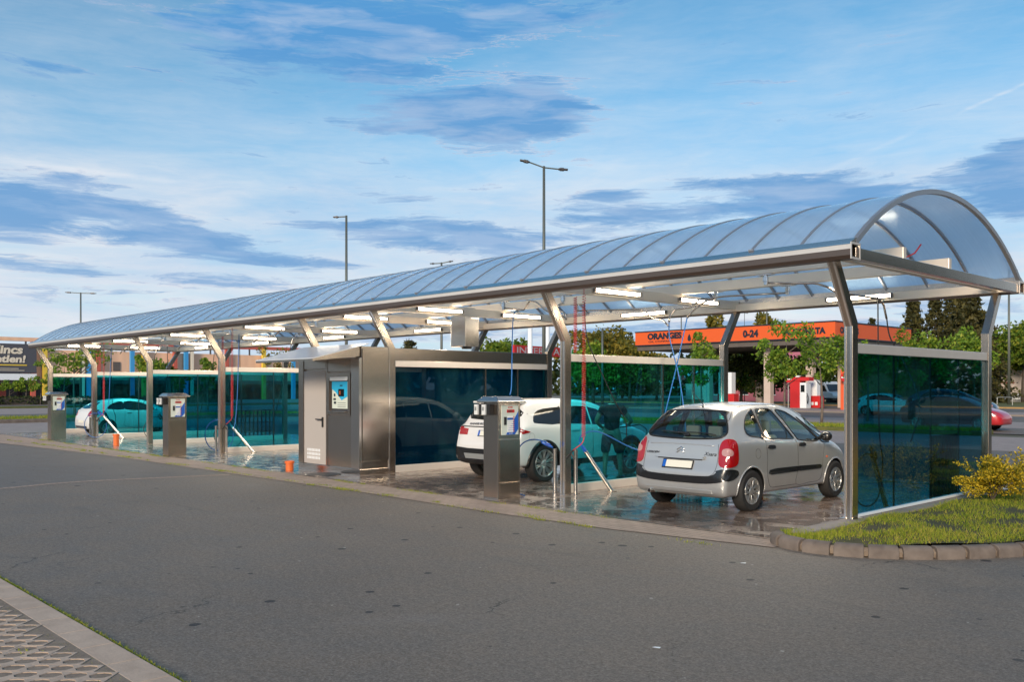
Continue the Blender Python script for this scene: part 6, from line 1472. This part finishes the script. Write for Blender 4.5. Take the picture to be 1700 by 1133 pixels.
# trees in front of and behind the station
TR = [(1303,700,49,5.3,4.2,'leaf_fresh','slender street tree left of the no-entry sign',.36,2600),(1364,705,45.7,4.9,3.1,'leaf_fresh','street tree with a thin bent trunk before the fuel pumps',.45,2400),
      (1165,690,58,5.1,4.0,'leaf_fresh','bright street tree above the glass screen before the orange roof',.35,2000),(1440,690,50,5.0,3.4,'leaf_fresh','bright small tree right of the nearest post above the screen',.3,1700),(1488,690,60,5.4,3.2,'leaf_green','light tree second right of the nearest post',.3,1600),
      (1545,690,70,6.0,6.0,'leaf_fresh','broad bright tree before the conifers',.25,2600),(1618,690,75,6.4,5.0,'leaf_fresh','bright green tree left of the rear post before the dark cedar',.25,2400)]
for u, v, d, h, w, lf, lb, tk, n in TR:
    x, y, _ = W_(u, 645, d); tree('street_tree', lb, x, y, h, w*.92, lf, n=int(n*.75), size=.115*d/50, trunk=tk, tr=.07, group='street trees of the car park', k=15)
BG = [(1275,95,7.5,9,'leaf_dark','dark bushy tree between the two station pillars',.12),(1230,100,6.0,7,'leaf_green','round tree behind the left pillar of the station',.15),(1345,92,5.8,5.5,'leaf_fresh','yellow-green tree right of the no-entry sign',.3),
      (1205,120,8.0,8,'leaf_dark','dark tree behind the soffit of the station',.15),(1320,125,9,9,'leaf_dark','dark tree far behind the pumps',.15),(1412,120,7.6,7,'leaf_dark','dark tree behind the orange container',.2),
      (1268,140,14.2,6,'leaf_olive','tree top poking over the middle of the orange roof',.5),(1190,150,13.3,5,'leaf_olive','small tree top over the left half of the orange roof',.5),
      (1015,120,10.4,13,'leaf_olive','big yellowing tree left of the orange roof',.12),(1045,118,8.6,9,'leaf_olive','yellowing tree touching the orange roof end',.12),(975,125,9.8,10,'leaf_olive','yellowing tree right behind the coiled hoses',.12),(985,95,6.2,7,'leaf_fresh','fresh green bush tree in front of the yellowing ones',.1),
      (828,140,9.6,8,'leaf_green','rounded green tree left of the red store sign, right one',.15),(800,150,8.8,7,'leaf_green','rounded green tree left of the red store sign, left one',.15),(853,145,9.2,8,'leaf_green','green tree directly behind the red store sign',.15),
      (1090,130,6.5,9,'leaf_olive','low tree under the left end of the orange roof',.1),
      (1440,130,8.0,10,'leaf_dark','dark tree behind the near glass screen, left part',.1),(1490,128,8.8,11,'leaf_dark','dark tree behind the near glass screen, middle part',.1),(1545,132,8.6,11,'leaf_dark','dark tree behind the near glass screen, right part',.1),(1600,126,8.6,10,'leaf_dark','dark tree behind the near glass screen beside the rear post',.1),
      (1655,118,9.6,8.5,'leaf_fresh','bright broad street tree right of the rear post',.3),(1698,112,9.8,9,'leaf_green','broad street tree at the right edge',.32),(1745,112,9.0,9,'leaf_green','street tree beyond the right edge',.3),(1680,150,11.5,10,'leaf_dark','dark tree behind the two street trees at the right edge',.2),(1640,160,11.0,8,'leaf_olive','olive tree top between rear post and slim lamp',.2)]
for u, d, h, w, lf, lb, tk in BG:
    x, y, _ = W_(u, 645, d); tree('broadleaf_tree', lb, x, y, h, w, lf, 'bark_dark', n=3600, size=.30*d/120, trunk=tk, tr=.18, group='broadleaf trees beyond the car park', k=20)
conifer('tall dark cedar left of the rear post', *W_(1606,645,108)[:2], 14.4, 11.5, 13000, .33); conifer('dark narrow conifer at the left of the conifer group', *W_(1516,645,112)[:2], 13.2, 6.2, 6500, .30)
conifer('gappy conifer in the middle of the conifer group', *W_(1552,645,118)[:2], 14.9, 6.6, 5600, .27, gaps=.15); conifer('gappy conifer right of the middle of the conifer group', *W_(1577,645,122)[:2], 15.2, 6.2, 5000, .27, gaps=.25)
conifer('small conifer over the right end of the orange roof', *W_(1448,645,120)[:2], 11.6, 3.6, 1600, .28); conifer('lone conifer above the screen right of the cabin', *W_(679,645,80)[:2], 6.5, 4.4, 2600, .18)
conifer('tiny conifer tip behind the yellowing trees, left one', *W_(1033,645,150)[:2], 12.4, 3.0, 900, .25); conifer('tiny conifer tip behind the yellowing trees, right one', *W_(1047,645,150)[:2], 11.6, 2.6, 800, .25)
# far belt of woodland that closes the horizon all round
def belt(name, label, pts, h, n, m_):
    out = []; tot = len(pts)-1
    for a, b in zip(pts, pts[1:]):
        k = n//tot; t = rng.uniform(0,1,k); hh = h*(.65+.35*np.sin(t*17+a[0])*np.sin(t*41+a[1]))
        out.append(np.stack([a[0]+(b[0]-a[0])*t+rng.normal(0,3,k), a[1]+(b[1]-a[1])*t+rng.normal(0,3,k), rng.uniform(0,1,k)**.8*hh],1))
    o = leaves(name, m_, np.concatenate(out), 1.1, None); tag(o, label, 'woodland', kind='stuff')
for i, (x, y, h, w) in enumerate([(9,13,8,7.5),(12,19,9,8.5),(12.5,27,9.5,9),(18,33,11,10),(17,42,11,10),(24,50,13,12),(24,20,13,12),(20,6,11,9)]):  # out-of-view trees added so steel and glass reflect something dark
    tree('broadleaf_tree', 'unseen dense dark tree added off to the right to darken reflections', x, y, h, w, 'leaf_dark', 'bark_dark', n=2600, size=.42, trunk=.10, tr=.2, group='unseen trees added to darken reflections', k=18)
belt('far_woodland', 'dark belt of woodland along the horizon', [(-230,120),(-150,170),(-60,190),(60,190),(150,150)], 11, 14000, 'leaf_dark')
belt('rear_woodland', 'unseen trees added behind the viewpoint to fill reflections', [(120,80),(90,0),(60,-70),(-20,-90),(-120,-80),(-220,-40)], 13, 12000, 'leaf_dark')  # out-of-view belt added for the steel to reflect instead of bright sky
# golden shrubs on the near island
def shrub(x, y, w, h, n, label):
    t_ = thing('golden_shrub', label, 'shrub', (x,y,.13), 'golden shrubs on the near island'); z0 = .13; mb = MB()
    for i in range(16):
        a = 2*PI*i/16+random.random()*.4; l = w*.42*random.uniform(.5,1); mb.tube([(x,y,z0),(x+math.cos(a)*l*.5,y+math.sin(a)*l*.5,z0+h*.45),(x+math.cos(a)*l,y+math.sin(a)*l,z0+h*random.uniform(.55,.95))],[.010,.007,.003],5)
    mb.build('stems', 'bark_dark', t_)
    P = blob_points((x,y,z0+h*.52),(w*.5,w*.5,h*.48),n,26)
    ex = []
    for i in range(16):                      # shoots that stick out of the crown
        a = random.uniform(0,2*PI); el = random.uniform(.5,1.4); b = np.array((x+math.cos(a)*w*.34, y+math.sin(a)*w*.34, z0+h*.70)); d = np.array((math.cos(a)*math.cos(el), math.sin(a)*math.cos(el), math.sin(el)))
        s = rng.uniform(0,.24,26)[:,None]; ex.append(b+d*s+rng.normal(0,.012,(26,3)))
    leaves('foliage', 'leaf_yellow', np.concatenate([P]+ex), .022, t_, .5)
    return t_
shrub(.62, 3.28, 1.0, .66, 9000, 'golden leaved shrub nearest the camera beside the glass screen'); shrub(1.15, 4.3, 1.35, .74, 11000, 'larger golden leaved shrub right of and behind the nearer one'); shrub(2.2, 5.2, 1.3, .7, 7000, 'golden leaved shrub at the right edge of the photo')
# fallen leaves and litter on the road
for i, (u, v, lb) in enumerate(((1233,937,'small white scrap on the road in front of the kerb'),(1089,1078,'white scrap lying on the asphalt near the bottom edge'))):
    z = 1497.1*CAMZ/(v-644.74); x, y, _ = W_(u, v, z); mb = MB(); mb.add([(x-.03,y-.01,.006),(x+.035,y-.005,.010),(x+.03,y+.02,.014),(x-.02,y+.015,.008)],[(0,1,2,3)]); tag(mb.build('paper_scrap','rail_white'), lb, 'litter')
bpy.context.view_layer.update()
